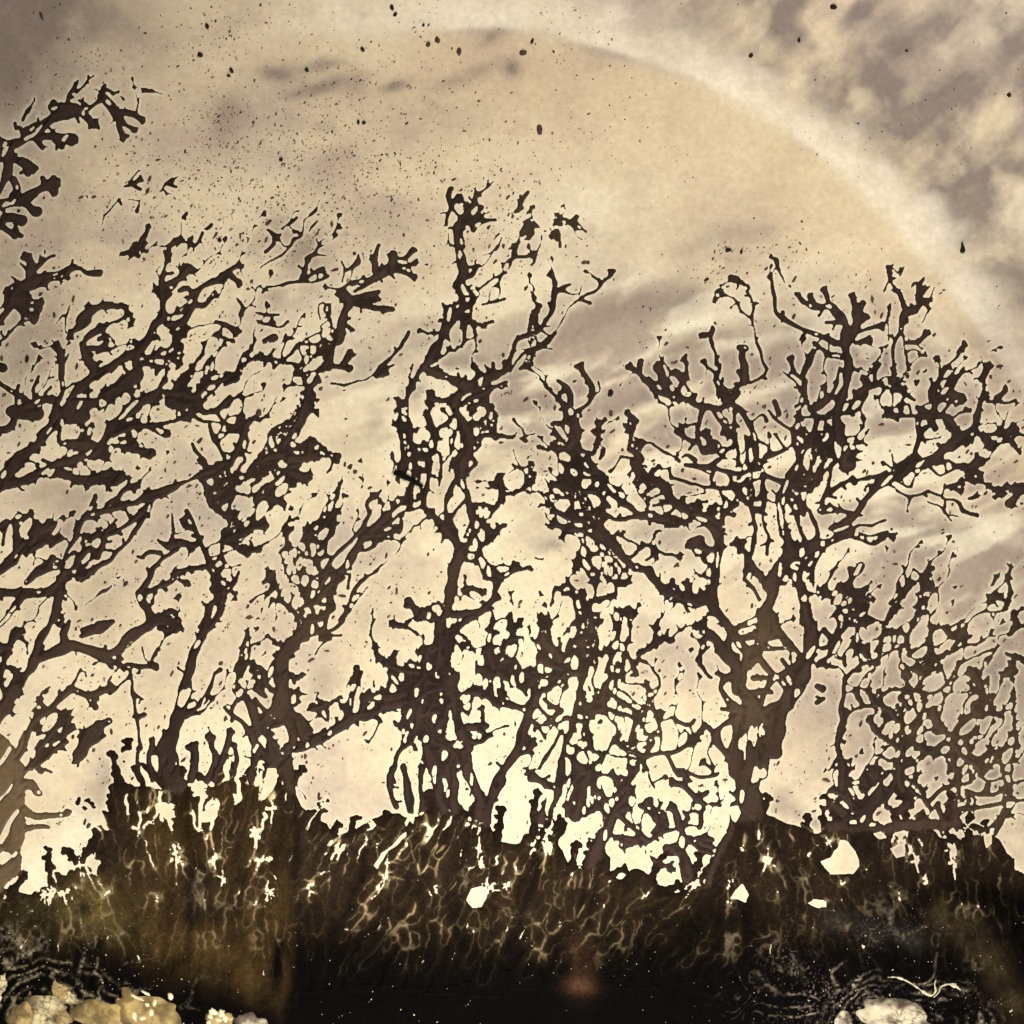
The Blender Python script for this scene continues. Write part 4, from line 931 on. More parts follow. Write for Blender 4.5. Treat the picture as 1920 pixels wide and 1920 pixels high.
JC = int((1340 - LO) / G)                 # crust rows only
cx, cy = WX[JC:], WY[JC:]
DC = poly_sdf(CRUST, cx, cy)
DC = DC + 5.0 * vnoise(GX[JC:], GY[JC:], 34, 301) * (DC > -30) + 3.5 * vnoise(GX[JC:], GY[JC:], 13, 302) * (DC > -30)
DCP = DC.copy()
for kx, ky, kr in KNOBS:                   # each knob stands on a short foot that runs into the crust
    DC = np.minimum(DC, np.hypot(cx - kx, cy - ky) - kr * (1 + 0.15 * vnoise(GX[JC:], GY[JC:], 8, 303)))
    x_, y_ = float(kx), float(ky)
    for step in range(40):
        j = int((y_ - 1340) / G); i = int((x_ - LO) / G)
        if j < 1 or j >= DC.shape[0] - 1 or DCP[j, i] < -6:
            break
        gxx = DCP[j, i + 1] - DCP[j, i - 1]; gyy = DCP[j + 1, i] - DCP[j - 1, i]
        nn = math.hypot(gxx, gyy) + 1e-6
        x_ -= 2 * (0.6 * gxx / nn + 0.1); y_ -= 2 * (0.6 * gyy / nn - 0.5)
    ex, ey = x_ - kx, y_ - ky
    t = np.clip(((cx - kx) * ex + (cy - ky) * ey) / (ex * ex + ey * ey + 1e-6), 0, 1)
    DC = np.minimum(DC, np.hypot(cx - kx - t * ex, cy - ky - t * ey) - (kr * 0.7 + t * kr * 0.25))
gx_, gy_ = GX[JC:], GY[JC:]
DC = DC + 20 * sstep(230, 300, gx_) * sstep(1380, 1330, gx_)
DC = DC + 8 * sstep(1560, 1600, gx_)
# fronds: lobed fingers packed side by side, each kept apart from its neighbours by a thin seam
FR1 = np.full((NY, NX), 60.0, np.float32); FR2 = FR1.copy(); FRO = np.full((NY, NX), -1, np.int32)
frng = np.random.RandomState(21)
pts_ = []
for k in range(9000):
    x_, y_ = frng.uniform(-40, 1960), frng.uniform(1450, 1820)
    jq, iq = int((y_ - LO) / G) - JC, int((x_ - LO) / G)
    if DC[jq, iq] > -14:
        continue
    if all(math.hypot((x_ - a) / 23, (y_ - b_) / 66) > 1 for a, b_ in pts_):
        pts_.append((x_, y_))
pts_ = sorted(pts_[:285], key=lambda p: p[1])
for fk, (x_, y_) in enumerate(pts_):
    th = np.interp(x_, [0, 200, 400, 560, 700, 800, 900, 1080, 1330, 1420, 1560, 1920], [-1.2, -1.75, -1.6, -1.35, -1.0, -1.25, -1.35, -1.2, -0.95, -1.5, -1.9, -1.6]) + frng.uniform(-0.3, 0.3)
    L = frng.uniform(58, 128)
    a = th; q = np.array([x_ - 20 * math.cos(th), y_ - 20 * math.sin(th)]); path = [q.copy()]
    turn = frng.uniform(-0.05, 0.05)
    for s in range(int(L / 7)):
        a += turn + frng.uniform(-0.12, 0.12)
        q = q + 7 * np.array([math.cos(a), math.sin(a)]); path.append(q.copy())
    path = np.array(path)
    parts_ = [(path, np.interp(np.linspace(0, 1, len(path)), [0, 0.55, 1], [5.5, 9.0, 6.0]) * (1 + 0.18 * np.sin(np.arange(len(path)) * 1.9 + fk)))]
    side = frng.choice([-1, 1])
    for s in range(2, len(path) - 1):
        if frng.rand() < 0.35 and s > len(path) * 0.55:
            dd = path[s + 1] - path[s - 1]; aa = math.atan2(dd[1], dd[0]) + side * frng.uniform(0.6, 1.1)
            ln = frng.uniform(6, 12)
            e_ = path[s] + ln * np.array([math.cos(aa), math.sin(aa)])
            parts_.append((np.array([path[s], e_]), np.array([3.5, frng.uniform(4.5, 7.0)])))
            side = -side
    for aa in (a - 0.75, a, a + 0.75):
        e_ = path[-1] + frng.uniform(5, 11) * np.array([math.cos(aa), math.sin(aa)])
        parts_.append((np.array([path[-1], e_]), np.array([4.0, frng.uniform(4.5, 6.5)])))
    allp = np.vstack([p for p, r in parts_])
    i0 = max(0, int((allp[:, 0].min() - 36 - LO) / G)); i1 = min(NX, int((allp[:, 0].max() + 36 - LO) / G))
    j0 = max(0, int((allp[:, 1].min() - 36 - LO) / G)); j1 = min(NY, int((allp[:, 1].max() + 36 - LO) / G))
    d = np.full((j1 - j0, i1 - i0), 60.0, np.float32)
    for p, r in parts_:
        res = strand_distance(p, r, 24.0)
        if res is None:
            continue
        dd, a0, a1, b0, b1 = res
        a0_, a1_, b0_, b1_ = max(a0, i0), min(a1, i1), max(b0, j0), min(b1, j1)
        v = d[b0_ - j0:b1_ - j0, a0_ - i0:a1_ - i0]
        np.minimum(v, dd[b0_ - b0:b1_ - b0, a0_ - a0:a1_ - a0], out=v)
    f1 = FR1[j0:j1, i0:i1]; f2 = FR2[j0:j1, i0:i1]
    near = d < f1
    f2[:] = np.where(near, f1, np.minimum(f2, d))
    FRO[j0:j1, i0:i1][near] = fk
    f1[:] = np.minimum(f1, d)
NFR = len(pts_)
SEAM = ((FR2 - FR1) * 0.5)[JC:]
DC = np.minimum(DC, FR1[JC:])
depth = -DC
crust_d = np.full((NY, NX), 60.0, np.float32)
crust_d[JC:] = DC
CD0 = np.full((NY, NX), 60.0, np.float32); CD0[JC:] = -depth
S[JC:] += np.exp(np.clip(-DC / KS, -9, 20)) * (DC < 13)
F = -KS * np.log(S + 1e-6)
IS_CRUST = (CD0 < DM) & (crust_d < 8)
# the strands keep little windows of stone between them
win = np.full((NY, NX), -1.0, np.float32)
for th, xa, xb in [(-0.95, -200, 620), (-1.5, 560, 1560), (-0.9, 1500, 2200)]:
    ca, sa = math.cos(th), math.sin(th)
    nu = (GX * ca + GY * sa) / 4.2; nv = -GX * sa + GY * ca
    w_ = vnoise(nu + 4 * vnoise(GX, GY, 40, 313), nv + 4 * vnoise(GX, GY, 40, 314), 10.0, 311) + 0.25 * vnoise(nu, nv, 6, 312)
    win = np.where((GX > xa) & (GX < xb), np.maximum(win, w_), win)
win = np.where((OW >= 0) & (tree_haze0[OW] > 0.5), win + 0.12, win)
F = np.where(crust_d > 4, np.maximum(F, np.where(DM < -4.5, (win - 0.66) * 12, -40)), F)
DARK = F.copy()                           # before the openings are cut

ROOTS = [([(325, 1400), (332, 1480), (347, 1560), (362, 1650), (350, 1800)], 15), ([(520, 1440), (528, 1500), (516, 1600)], 9), ([(840, 1440), (878, 1520), (872, 1600), (856, 1680), (868, 1770)], 17), ([(1022, 1540), (1003, 1620), (985, 1700), (958, 1780)], 14),
         ([(1132, 1590), (1122, 1650), (1098, 1730)], 9), ([(1090, 1600), (1092, 1660), (1080, 1720)], 6), ([(1400, 1530), (1372, 1600), (1330, 1690), (1288, 1770)], 24), ([(1400, 1530), (1410, 1620), (1398, 1720)], 14), ([(1430, 1550), (1482, 1640), (1484, 1730)], 26), ([(1600, 1550), (1640, 1600), (1660, 1660)], 14), ([(560, 1440), (552, 1540), (556, 1640)], 8), ([(750, 1510), (690, 1580), (680, 1650)], 7)]
root = np.zeros(gx_.shape, np.float32)
for pts, w in ROOTS:
    root = np.maximum(root, polyband(gx_ + 8 * vnoise(gx_, gy_, 50, 331), gy_, pts, w))
gap = np.interp(gy_, [1380, 1480, 1560, 1640, 1690, 1725], [3.2, 2.7, 1.9, 1.1, 0.7, -1.2]).astype(np.float32) * np.clip(0.95 + 0.65 * vnoise(gx_, gy_, 60, 371) + 0.25 * vnoise(gx_, gy_, 15, 372), 0.1, 1.6) - 1.6 * root - 0.25
gap = np.where(gx_ > 1560, gap - 0.5, gap)
cutf = np.where((DM[JC:] > -1.0) & (FR1[JC:] < np.where(gy_ < 1560, 2.0, -1.2)), gap - SEAM, -40)
F[JC:] = np.maximum(F[JC:], cutf)
# openings and bright seams
for h in HOLES:
    xs = [p[0] for p in h]; ys = [p[1] for p in h]
    a0, a1 = int((min(xs) - 20 - LO) / G), int((max(xs) + 20 - LO) / G)
    b0, b1 = int((min(ys) - 20 - LO) / G), int((max(ys) + 20 - LO) / G)
    dh = poly_sdf(h, WX[b0:b1, a0:a1], WY[b0:b1, a0:a1])
    F[b0:b1, a0:a1] = np.maximum(F[b0:b1, a0:a1], -dh)
DV = np.full((NY, NX), 60.0, np.float32)  # distance to any seam
for row in VEINS.splitlines():
    for st in row.split(';'):
        tok = st.split()
        w = float(tok[0])
        P = [tuple(float(v) for v in p.split(',')) for p in tok[1:]]
        C = catmull(P, 4.0)
        r = w * 0.34 * (0.1 + 0.95 * np.sin(np.linspace(0.15, 2.95, len(C)))) * (1 + 0.55 * vnoise(C[:, 0] * 1.3, C[:, 1] * 1.3, 16, 320))
        res = strand_distance(C, r, 30.0)
        d, i0, i1, j0, j1 = res
        fade = sstep(1800, 1640, C[:, 1].mean()) * 0.75 + 0.25
        v = DV[j0:j1, i0:i1]
        np.minimum(v, d + (1 - fade) * 5 + (0 if w >= 3 else 4), out=v)
        if C[:, 1].mean() < 1650 and w >= 4.2:
            q = F[j0:j1, i0:i1]
            np.maximum(q, -d - 5 * (vnoise(GX[j0:j1, i0:i1], GY[j0:j1, i0:i1], 30, 321) < 0.05), out=q)
def soften(A, n):
    for _ in range(n):
        A = 0.25 * np.roll(A, 1, 0) + 0.5 * A + 0.25 * np.roll(A, -1, 0)
        A = 0.25 * np.roll(A, 1, 1) + 0.5 * A + 0.25 * np.roll(A, -1, 1)
    return A


F = np.clip(F, -40, 40).astype(np.float32)
Fs = soften(np.clip(F, -7, 7), 2)           # mineral outlines are rounded
mixw = np.ones((NY, NX), np.float32); mixw[JC:] = np.where(CD0[JC:] < 4, 0.35, 1.0)
F = np.where(np.abs(F) < 6, Fs * mixw + F * (1 - mixw), F) + 0.12

# lobes of the crust: warped cells, long in the direction of growth
SEEDS = []
for k in range(5200):
    sx, sy = rng.uniform(-85, 2005), rng.uniform(1400, 2005)
    j, i = int((sy - LO) / G), int((sx - LO) / G)
    if j >= NY or i >= NX or CD0[j, i] > -4:
        continue
    dmin = 80
    if all(math.hypot((sx - a) * 1.25, (sy - b) * 0.72) > dmin for a, b in SEEDS):
        SEEDS.append((sx, sy))
SEEDS = np.array(SEEDS[:290], np.float32)
VX = GX[JC:] + 20 * vnoise(GX[JC:], GY[JC:], 60, 31) + 9 * vnoise(GX[JC:], GY[JC:], 17, 32) + 0.22 * (GY[JC:] - 1600)
VY = GY[JC:] + 22 * vnoise(GX[JC:], GY[JC:], 60, 33) + 9 * vnoise(GX[JC:], GY[JC:], 17, 34)
d1 = np.full(VX.shape, 1e9, np.float32); d2 = d1.copy(); CELL = np.zeros(VX.shape, np.int32)
for k, (a, b) in enumerate(SEEDS):
    a2 = a + 0.22 * (b - 1600)
    d = np.hypot((VX - a2) * 1.25, (VY - b) * 0.72)
    near = d < d1
    d2 = np.where(near, d1, np.minimum(d2, d))
    CELL[near] = k
    d1 = np.where(near, d, d1)
EDGE = (d2 - d1) * 0.5                    # distance to the joint between two lobes

# heights
e = 5.0
Z = 0.0045 * sstep(0, e, -F)
zc = np.zeros_like(Z)
zc[JC:] = (0.0022 * sstep(0, 7, SEAM) + 0.0012 * fbm(GX[JC:], GY[JC:], 30, 77, 3)) * sstep(2, 14, -F[JC:]) * sstep(0, 10, -CD0[JC:])
Z = Z + np.maximum(zc, -0.003)

# ------------------------------------------------------------------ mineral colours, with painted seam glow


def mixc(c, col, f):
    f = np.clip(f, 0, 1)[..., None]
    return c * (1 - f) + np.array(col, np.float32) * f


# dendrites
dn = fbm(GX, GY, 60, 41, 4)
DCOL = np.ones((NY, NX, 3), np.float32) * np.array([0.037, 0.021, 0.0152], np.float32)
DCOL *= (1 + 0.55 * dn)[..., None]
haze = np.zeros((NY, NX), np.float32)
tree_haze = np.array([DENDRITES[o[0]][3] for o in OWNERS] + [0.0], np.float32)
haze += tree_haze[OW]
for hx, hy, rx, ry, k in [(1405, 1300, 60, 130, 0.42), (1440, 1180, 70, 80, 0.25), (590, 1140, 60, 90, 0.28), (20, 1480, 70, 150, 0.4), (150, 1230, 120, 60, 0.16), (1240, 1370, 60, 70, 0.3), (1060, 1260, 90, 90, 0.12),
                          (860, 1060, 60, 80, 0.1), (620, 620, 60, 120, 0.16), (330, 870, 200, 150, 0.07), (1230, 1330, 40, 60, 0.2), (700, 500, 120, 60, 0.08), (1000, 440, 120, 120, 0.18), (480, 1000, 60, 100, 0.1), (1800, 1300, 160, 220, 0.28), (1880, 1480, 90, 90, 0.2), (300, 520, 120, 90, 0.12), (1100, 1330, 130, 150, 0.14)]:
    haze += k * gauss(GX, GY, hx, hy, rx, ry)
DCOL = mixc(DCOL, (0.150, 0.100, 0.052), haze * (0.85 + 0.4 * dn))
DCOL *= (0.72 + 0.36 * sstep(0.5, 6, -F))[..., None]
DCOL = mixc(DCOL, (0.10, 0.062, 0.045), 0.25 * sstep(2, 9, -F) * (0.5 + fbm(GX, GY, 90, 43, 2)))

# crust
n1 = fbm(GX, GY, 120, 51, 5)
n2 = fbm(GX, GY, 34, 52, 4)
C0 = np.ones((NY, NX, 3), np.float32) * np.array([0.024, 0.0145, 0.0095], np.float32)
black = np.clip(sstep(1630, 1800, GY + 40 * n1) * 0.97 + 0.9 * gauss(GX, GY, 1800, 1690, 150, 60), 0, 1)
C0 *= (1 + 0.55 * fbm(GX * 4.5 + 0.9 * GY, GY, 110, 53, 3))[..., None]
C0 = mixc(C0, (0.0014, 0.0011, 0.0010), black)
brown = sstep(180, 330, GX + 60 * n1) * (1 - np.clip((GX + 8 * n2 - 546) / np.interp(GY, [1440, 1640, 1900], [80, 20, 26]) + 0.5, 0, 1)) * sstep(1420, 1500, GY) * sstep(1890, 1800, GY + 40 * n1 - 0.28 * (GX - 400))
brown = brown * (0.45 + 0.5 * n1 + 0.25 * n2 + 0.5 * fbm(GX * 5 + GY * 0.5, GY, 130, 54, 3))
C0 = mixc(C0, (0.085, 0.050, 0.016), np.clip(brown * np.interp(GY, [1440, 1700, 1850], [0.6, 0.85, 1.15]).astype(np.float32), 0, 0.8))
C0 = mixc(C0, (0.13, 0.095, 0.030), (0.7 * gauss(GX, GY, 185, 1700, 60, 65) + 0.45 * gauss(GX, GY, 110, 1720, 100, 60)) * np.clip(0.55 + 1.1 * n2 + 0.4 * n1, 0, 1))  # yellow glow patch painted in, over olive-gold mottling
C0 = mixc(C0, (0.12, 0.055, 0.03), 0.7 * gauss(GX, GY, 1088, 1848, 26, 16) + 0.35 * gauss(GX, GY, 1090, 1790, 30, 60) * np.clip(0.6 + n2, 0, 1))
C0 = mixc(C0, (0.075, 0.052, 0.026), 0.8 * polyband(GX, GY, [(1770, 1715), (1830, 1770), (1880, 1840), (1930, 1920)], 30) * np.clip(0.65 + 0.8 * n2, 0, 1))
C0 = mixc(C0, (0.05, 0.042, 0.036), 0.8 * polyband(GX, GY, [(1560, 1725), (1640, 1740), (1720, 1765)], 22) * np.clip(0.6 + 0.8 * n2, 0, 1))
# flow banding in the two lower corners
wx = GX + 60 * fbm(GX, GY, 130, 61, 3); wy = GY + 60 * fbm(GX, GY, 130, 62, 3)
ph = fbm(wx, wy * 1.3, 190, 63, 2) * 3.6 + 0.16 * fbm(GX, GY, 24, 66, 3)
bands = np.exp(-((np.abs(((ph % 1.0) - 0.5)) / 0.075) ** 2)) * np.clip(0.35 + 1.7 * fbm(GX, GY, 45, 64, 3), 0, 1) * np.clip(0.55 + 1.1 * vnoise(GX, GY, 5, 67), 0, 1.2)
corner = np.clip(gauss(GX, GY, 30, 1880, 190, 130) + gauss(GX, GY, 150, 1860, 140, 60) + 1.1 * gauss(GX, GY, 1560, 1900, 130, 90) + gauss(GX, GY, 1730, 1880, 130, 75) + 0.5 * gauss(GX, GY, 1650, 1730, 80, 40), 0, 1)
C0 = mixc(C0, (0.0025, 0.002, 0.002), 0.85 * corner)
grain = np.clip(vnoise(GX, GY, 3.2, 65) * 2.2 - 0.9, 0, 1)
C0 = mixc(C0, (0.46, 0.375, 0.26), 0.8 * corner * bands)
def swirl(cx_, cy_, rx, ry, k, far, seed):
    sx_ = GX + 30 * fbm(GX, GY, 95, seed, 2) + 9 * fbm(GX, GY, 28, seed + 1, 2); sy_ = GY + 26 * fbm(GX, GY, 95, seed + 2, 2) + 9 * fbm(GX, GY, 28, seed + 3, 2)
    rd = np.hypot((sx_ - cx_) / rx, (sy_ - cy_) / ry)
    ln_ = np.exp(-((np.abs(((rd * k) % 1.0) - 0.5)) / 0.15) ** 2) * np.clip(0.35 + 1.8 * fbm(GX, GY, 38, seed + 4, 3), 0, 1) * np.clip(0.6 + 0.9 * vnoise(GX, GY, 4, seed + 5), 0, 1.1)
    return ln_ * sstep(far, far * 0.6, rd) * sstep(1690, 1740, GY)


C0 = mixc(C0, (0.40, 0.33, 0.235), 0.8 * swirl(1700, 1930, 84, 50, 4.2, 2.3, 401))
C0 = mixc(C0, (0.42, 0.34, 0.20), 0.8 * swirl(90, 1915, 80, 62, 3.6, 2.4, 421))
gz = np.clip(gauss(GX, GY, 1475, 1820, 36, 80) + gauss(GX, GY, 1530, 1860, 40, 36) + 0.6 * gauss(GX, GY, 1650, 1745, 90, 30) + 0.8 * gauss(GX, GY, 1650, 1890, 110, 40), 0, 1)
C0 = mixc(C0, (0.22, 0.17, 0.15), gz * grain * np.clip(0.5 + 1.4 * n2, 0, 1))
# seams: leaf-shaped lobes with paler stained stone and a painted soft glow along their joints, smooth where the roots run down
e1 = SEAM
u1 = gx_ + 0.35 * (gy_ - 1600) + 16 * vnoise(gx_, gy_, 55, 331); v1 = gy_ + 16 * vnoise(gx_, gy_, 55, 333)
e2 = worley((u1 + 0.3 * v1) / 19, v1 / 30, 336) * 11
lobe_mask = sstep(-0.15, 0.35, fbm(gx_, gy_, 120, 337, 2))
ee = np.where(FR1[JC:] < 3, e1, np.maximum(FR1[JC:] - 2.0, 0.2))
B = 0.46 + np.clip(0.75 * fbm(gx_, gy_, 90, 338, 3), -0.1, 1)
for q in [(640, 1575, 90, 70, .62), (745, 1610, 80, 80, .6), (1195, 1680, 110, 75, .7), (1075, 1660, 70, 80, .5), (930, 1680, 70, 80, .45), (850, 1620, 70, 70, .3), (285, 1540, 70, 80, .3), (470, 1560, 60, 80, .22), (600, 1700, 60, 60, .3), (1390, 1620, 60, 60, .15), (1750, 1620, 130, 40, .22), (800, 1730, 120, 60, .25), (1000, 1600, 60, 50, .4), (190, 1690, 60, 60, .4)]:
    B = B + q[4] * gauss(gx_, gy_, *q[:4])
B = np.clip(B, 0, 1) * (1 - 0.9 * root) * (0.05 + 0.95 * sstep(1850, 1700, gy_ + 30 * n1[JC:])) * (1 - 0.85 * corner[JC:]) * (1 - 0.55 * sstep(1440, 1700, gx_)) * sstep(-2, -14, CD0[JC:])
broken = np.clip(0.3 + 1.4 * vnoise(gx_, gy_, 27, 341) + 0.8 * vnoise(gx_, gy_, 70, 342), 0, 1)
line = np.exp(-(ee / (0.9 + 0.75 * broken)) ** 2) * (0.4 + 0.6 * broken)
B = B * (0.5 + 0.5 * broken)
halo = np.exp(-ee / 4.5)
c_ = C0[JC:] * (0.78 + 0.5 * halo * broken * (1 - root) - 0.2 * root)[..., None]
c_ = mixc(c_, (0.115, 0.072, 0.028), 0.50 * np.exp(-ee / 5.5) * B)
deepc = sstep(1560, 1740, gy_)[..., None]
lc = np.array([0.70, 0.56, 0.31], np.float32) * (1 - deepc) + np.array([0.34, 0.255, 0.145], np.float32) * deepc
lf = np.clip(1.15 * line * B, 0, 0.95)[..., None]
c_ = c_ * (1 - lf) + lc * lf
dv_ = np.maximum(DV[JC:], 0); low = sstep(1850, 1690, gy_)
c_ = mixc(c_, (0.60, 0.45, 0.22), 0.5 * broken * np.exp(-(dv_ / 1.0) ** 2) * (0.35 + 0.65 * low))
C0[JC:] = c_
Z[JC:] -= 0.0012 * line * B * sstep(3, 12, -F[JC:])
blend = sstep(-2, 12, DM - CD0)       # dendrite roots turn into crust
blend = np.where(CD0 < 2, np.maximum(blend, sstep(-4, -40, CD0)), blend * sstep(8, 0, CD0))
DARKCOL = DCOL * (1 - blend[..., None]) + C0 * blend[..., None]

# ------------------------------------------------------------------ dark pieces as meshes (marching squares, shared borders)
f00 = F[:-1, :-1]; f10 = F[:-1, 1:]; f11 = F[1:, 1:]; f01 = F[1:, :-1]
case = (f00 < 0) * 1 + (f10 < 0) * 2 + (f11 < 0) * 4 + (f01 < 0) * 8
# who owns each grid point, then each cell
NOWN = len(OWNERS)
PO = OW.copy()
PO[IS_CRUST] = -2
cellid = np.zeros((NY, NX), np.int32); cellid[JC:] = CELL
cellid = np.where((FRO >= 0) & (FR1 < 4), len(SEEDS) + FRO, cellid)
PO = np.where(PO == -2, NOWN + cellid, PO)
dmix = np.minimum(DM, crust_d)
st4 = np.stack([dmix[:-1, :-1], dmix[:-1, 1:], dmix[1:, 1:], dmix[1:, :-1]])
po4 = np.stack([PO[:-1, :-1], PO[:-1, 1:], PO[1:, 1:], PO[1:, :-1]])
am = st4.argmin(0)
CO = np.take_along_axis(po4, am[None], 0)[0]

ncorn = NX * NY
nh = (NX - 1) * NY


def corner_id(j, i): return j * NX + i
def hedge(j, i): return ncorn + j * (NX - 1) + i
def vedge(j, i): return ncorn + nh + j * NX + i


TABLE = {1: [['c0', 'e0', 'e3']], 2: [['c1', 'e1', 'e0']], 3: [['c0', 'c1', 'e1', 'e3']], 4: [['c2', 'e2', 'e1']], 5: [['c0', 'e0', 'e1', 'c2', 'e2', 'e3']], 6: [['c1', 'c2', 'e2', 'e0']],
         7: [['c0', 'c1', 'c2', 'e2', 'e3']], 8: [['c3', 'e3', 'e2']], 9: [['c0', 'e0', 'e2', 'c3']], 10: [['c1', 'e1', 'e2', 'c3', 'e3', 'e0']], 11: [['c0', 'c1', 'e1', 'e2', 'c3']],
         12: [['c2', 'c3', 'e3', 'e1']], 13: [['c0', 'e0', 'e1', 'c2', 'c3']], 14: [['c1', 'c2', 'c3', 'e3', 'e0']], 15: [['c0', 'c1', 'c2', 'c3']]}


def vid(code, j, i):
    return {'c0': lambda: corner_id(j, i), 'c1': lambda: corner_id(j, i + 1), 'c2': lambda: corner_id(j + 1, i + 1), 'c3': lambda: corner_id(j + 1, i),
            'e0': lambda: hedge(j, i), 'e1': lambda: vedge(j, i + 1), 'e2': lambda: hedge(j + 1, i), 'e3': lambda: vedge(j, i)}[code]()


FACES = []            # (owner array, vertex id matrix)
for c, polys in TABLE.items():
    jj, ii = np.nonzero((case == c) & (CO >= 0))
    if len(jj) == 0:
        continue
    for poly in polys:
        FACES.append((CO[jj, ii], np.stack([vid(k, jj, ii) for k in poly], 1)[:, ::-1]))


def vert_data(ids):
    """positions and colours of corner or edge-crossing vertices"""
    co = np.zeros((len(ids), 3), np.float32); cc = np.zeros((len(ids), 3), np.float32)
    m = ids < ncorn
    j, i = ids[m] // NX, ids[m] % NX
    co[m] = np.stack([X(gx[i]), Y(gy[j]), Z[j, i]], 1); cc[m] = DARKCOL[j, i]
    m = (ids >= ncorn) & (ids < ncorn + nh)
    k = ids[m] - ncorn
    j, i = k // (NX - 1), k % (NX - 1)
    a, b = F[j, i], F[j, i + 1]
    t = np.clip(a / (a - b + 1e-9), 0.02, 0.98)
    co[m] = np.stack([X(gx[i] + t * G), Y(gy[j]), np.full(len(t), -0.0012)], 1)
    cc[m] = DARKCOL[j, i] * (1 - t[:, None]) + DARKCOL[j, i + 1] * t[:, None]
    m = ids >= ncorn + nh
    k = ids[m] - ncorn - nh
    j, i = k // NX, k % NX
    a, b = F[j, i], F[j + 1, i]
    t = np.clip(a / (a - b + 1e-9), 0.02, 0.98)
    co[m] = np.stack([X(gx[i]), Y(gy[j] + t * G), np.full(len(t), -0.0012)], 1)
    cc[m] = DARKCOL[j, i] * (1 - t[:, None]) + DARKCOL[j + 1, i] * t[:, None]
    return co, cc


# small tips go back to their branch, small branches to the trunk
NLOBE = len(SEEDS) + NFR
area = np.zeros(NOWN + NLOBE, np.int64)
for o_, v in FACES:
    area += np.bincount(o_, minlength=len(area))
remap = np.arange(len(area))
first_of = {}
for k, (t, b, s) in enumerate(OWNERS):
    if s == -1:
        first_of[(t, b)] = k
for k, (t, b, s) in enumerate(OWNERS):
    if s >= 0 and area[k] < 40:
        remap[k] = first_of[(t, b)]
branch_area = {}
for k, (t, b, s) in enumerate(OWNERS):
    branch_area[(t, b)] = branch_area.get((t, b), 0) + area[k]
for k, (t, b, s) in enumerate(OWNERS):
    if b > 0 and branch_area[(t, b)] < 60:
        remap[k] = first_of[(t, 0)]

allo = np.concatenate([np.repeat(remap[o_], v.shape[1]) for o_, v in FACES])
# order faces by owner
by_owner = {}
for o_, v in FACES:
    r = remap[o_]
    srt = np.argsort(r, kind='stable')
    r = r[srt]; v = v[srt]
    bounds = np.concatenate([[0], np.nonzero(np.diff(r))[0] + 1, [len(r)]])
    for a, b in zip(bounds[:-1], bounds[1:]):
        by_owner.setdefault(int(r[a]), []).append(v[a:b])


def islands(loops, sizes, nv):
    """label of the connected island each face belongs to"""
    fid = np.repeat(np.arange(len(sizes)), sizes)
    starts = np.concatenate([[0], np.cumsum(sizes)[:-1]])
    lab = np.arange(nv)
    for _ in range(400):
        fm = np.minimum.reduceat(lab[loops], starts)
        new = lab.copy()
        np.minimum.at(new, loops, fm[fid])
        new = new[new]
        if np.array_equal(new, lab):
            break
        lab = new
    return lab[loops[starts]]


def piece(name, own, mat, parent, origin):
    """the mesh of one owner; islands large enough to see become pieces of their own"""
    ch = by_owner.get(own)
    if not ch:
        return None
    loops = np.concatenate([c.ravel() for c in ch])
    sizes = np.concatenate([np.full(len(c), c.shape[1]) for c in ch])
    ids, inv = np.unique(loops, return_inverse=True)
    co, cc = vert_data(ids)
    co[:, 0] -= origin[0]; co[:, 1] -= origin[1]
    fl = islands(inv, sizes, len(ids))
    labs, cnt = np.unique(fl, return_counts=True)
    order = np.argsort(-cnt)
    keep = [labs[k] for k in order if cnt[k] >= 16] or [labs[order[0]]]   # smaller crumbs are left to the specks
    first = None
    fid = np.repeat(np.arange(len(sizes)), sizes)
    for k, lb in enumerate(keep):
        fm = fl == lb
        lp = inv[fm[fid]]
        u_, iv = np.unique(lp, return_inverse=True)
        o = mesh_obj(name, co[u_], iv, sizes[fm], cc[u_], mat, parent)
        first = first or o
    return first


GROUP_D = "dark dendrites grown in the pale stone"
for ti, (nm, lab, lines, hz, spur) in enumerate(DENDRITES):
    first = lines[0].split(';')[0].split()[1].split(',')
    bx_, by_ = float(first[0]), float(first[1])
    root = empty(nm, bx_, by_)
    tag(root, lab, "dendrite", GROUP_D)
    org = (X(bx_), Y(by_))
    for bi in range(len(lines)):
        k = first_of[(ti, bi)]
        if remap[k] != k:
            continue
        br = piece('stem' if bi == 0 else 'branch', k, M_DEND, root, org)
        for s_, (t, b, s) in enumerate(OWNERS):
            if (t, b) == (ti, bi) and s >= 0 and remap[s_] == s_:
                piece('lobed_tip', s_, M_DEND, br if br else root, org)

crust = empty('mineral_crust', 960, 1800)
tag(crust, "dark brown to black lobed mineral crust filling the bottom of the stone", "mineral crust")
for k in range(NLOBE):
    if area[NOWN + k] > 0:
        piece('lobe' if k < len(SEEDS) else 'frond', NOWN + k, M_CRUST, crust, (X(960), Y(1800)))

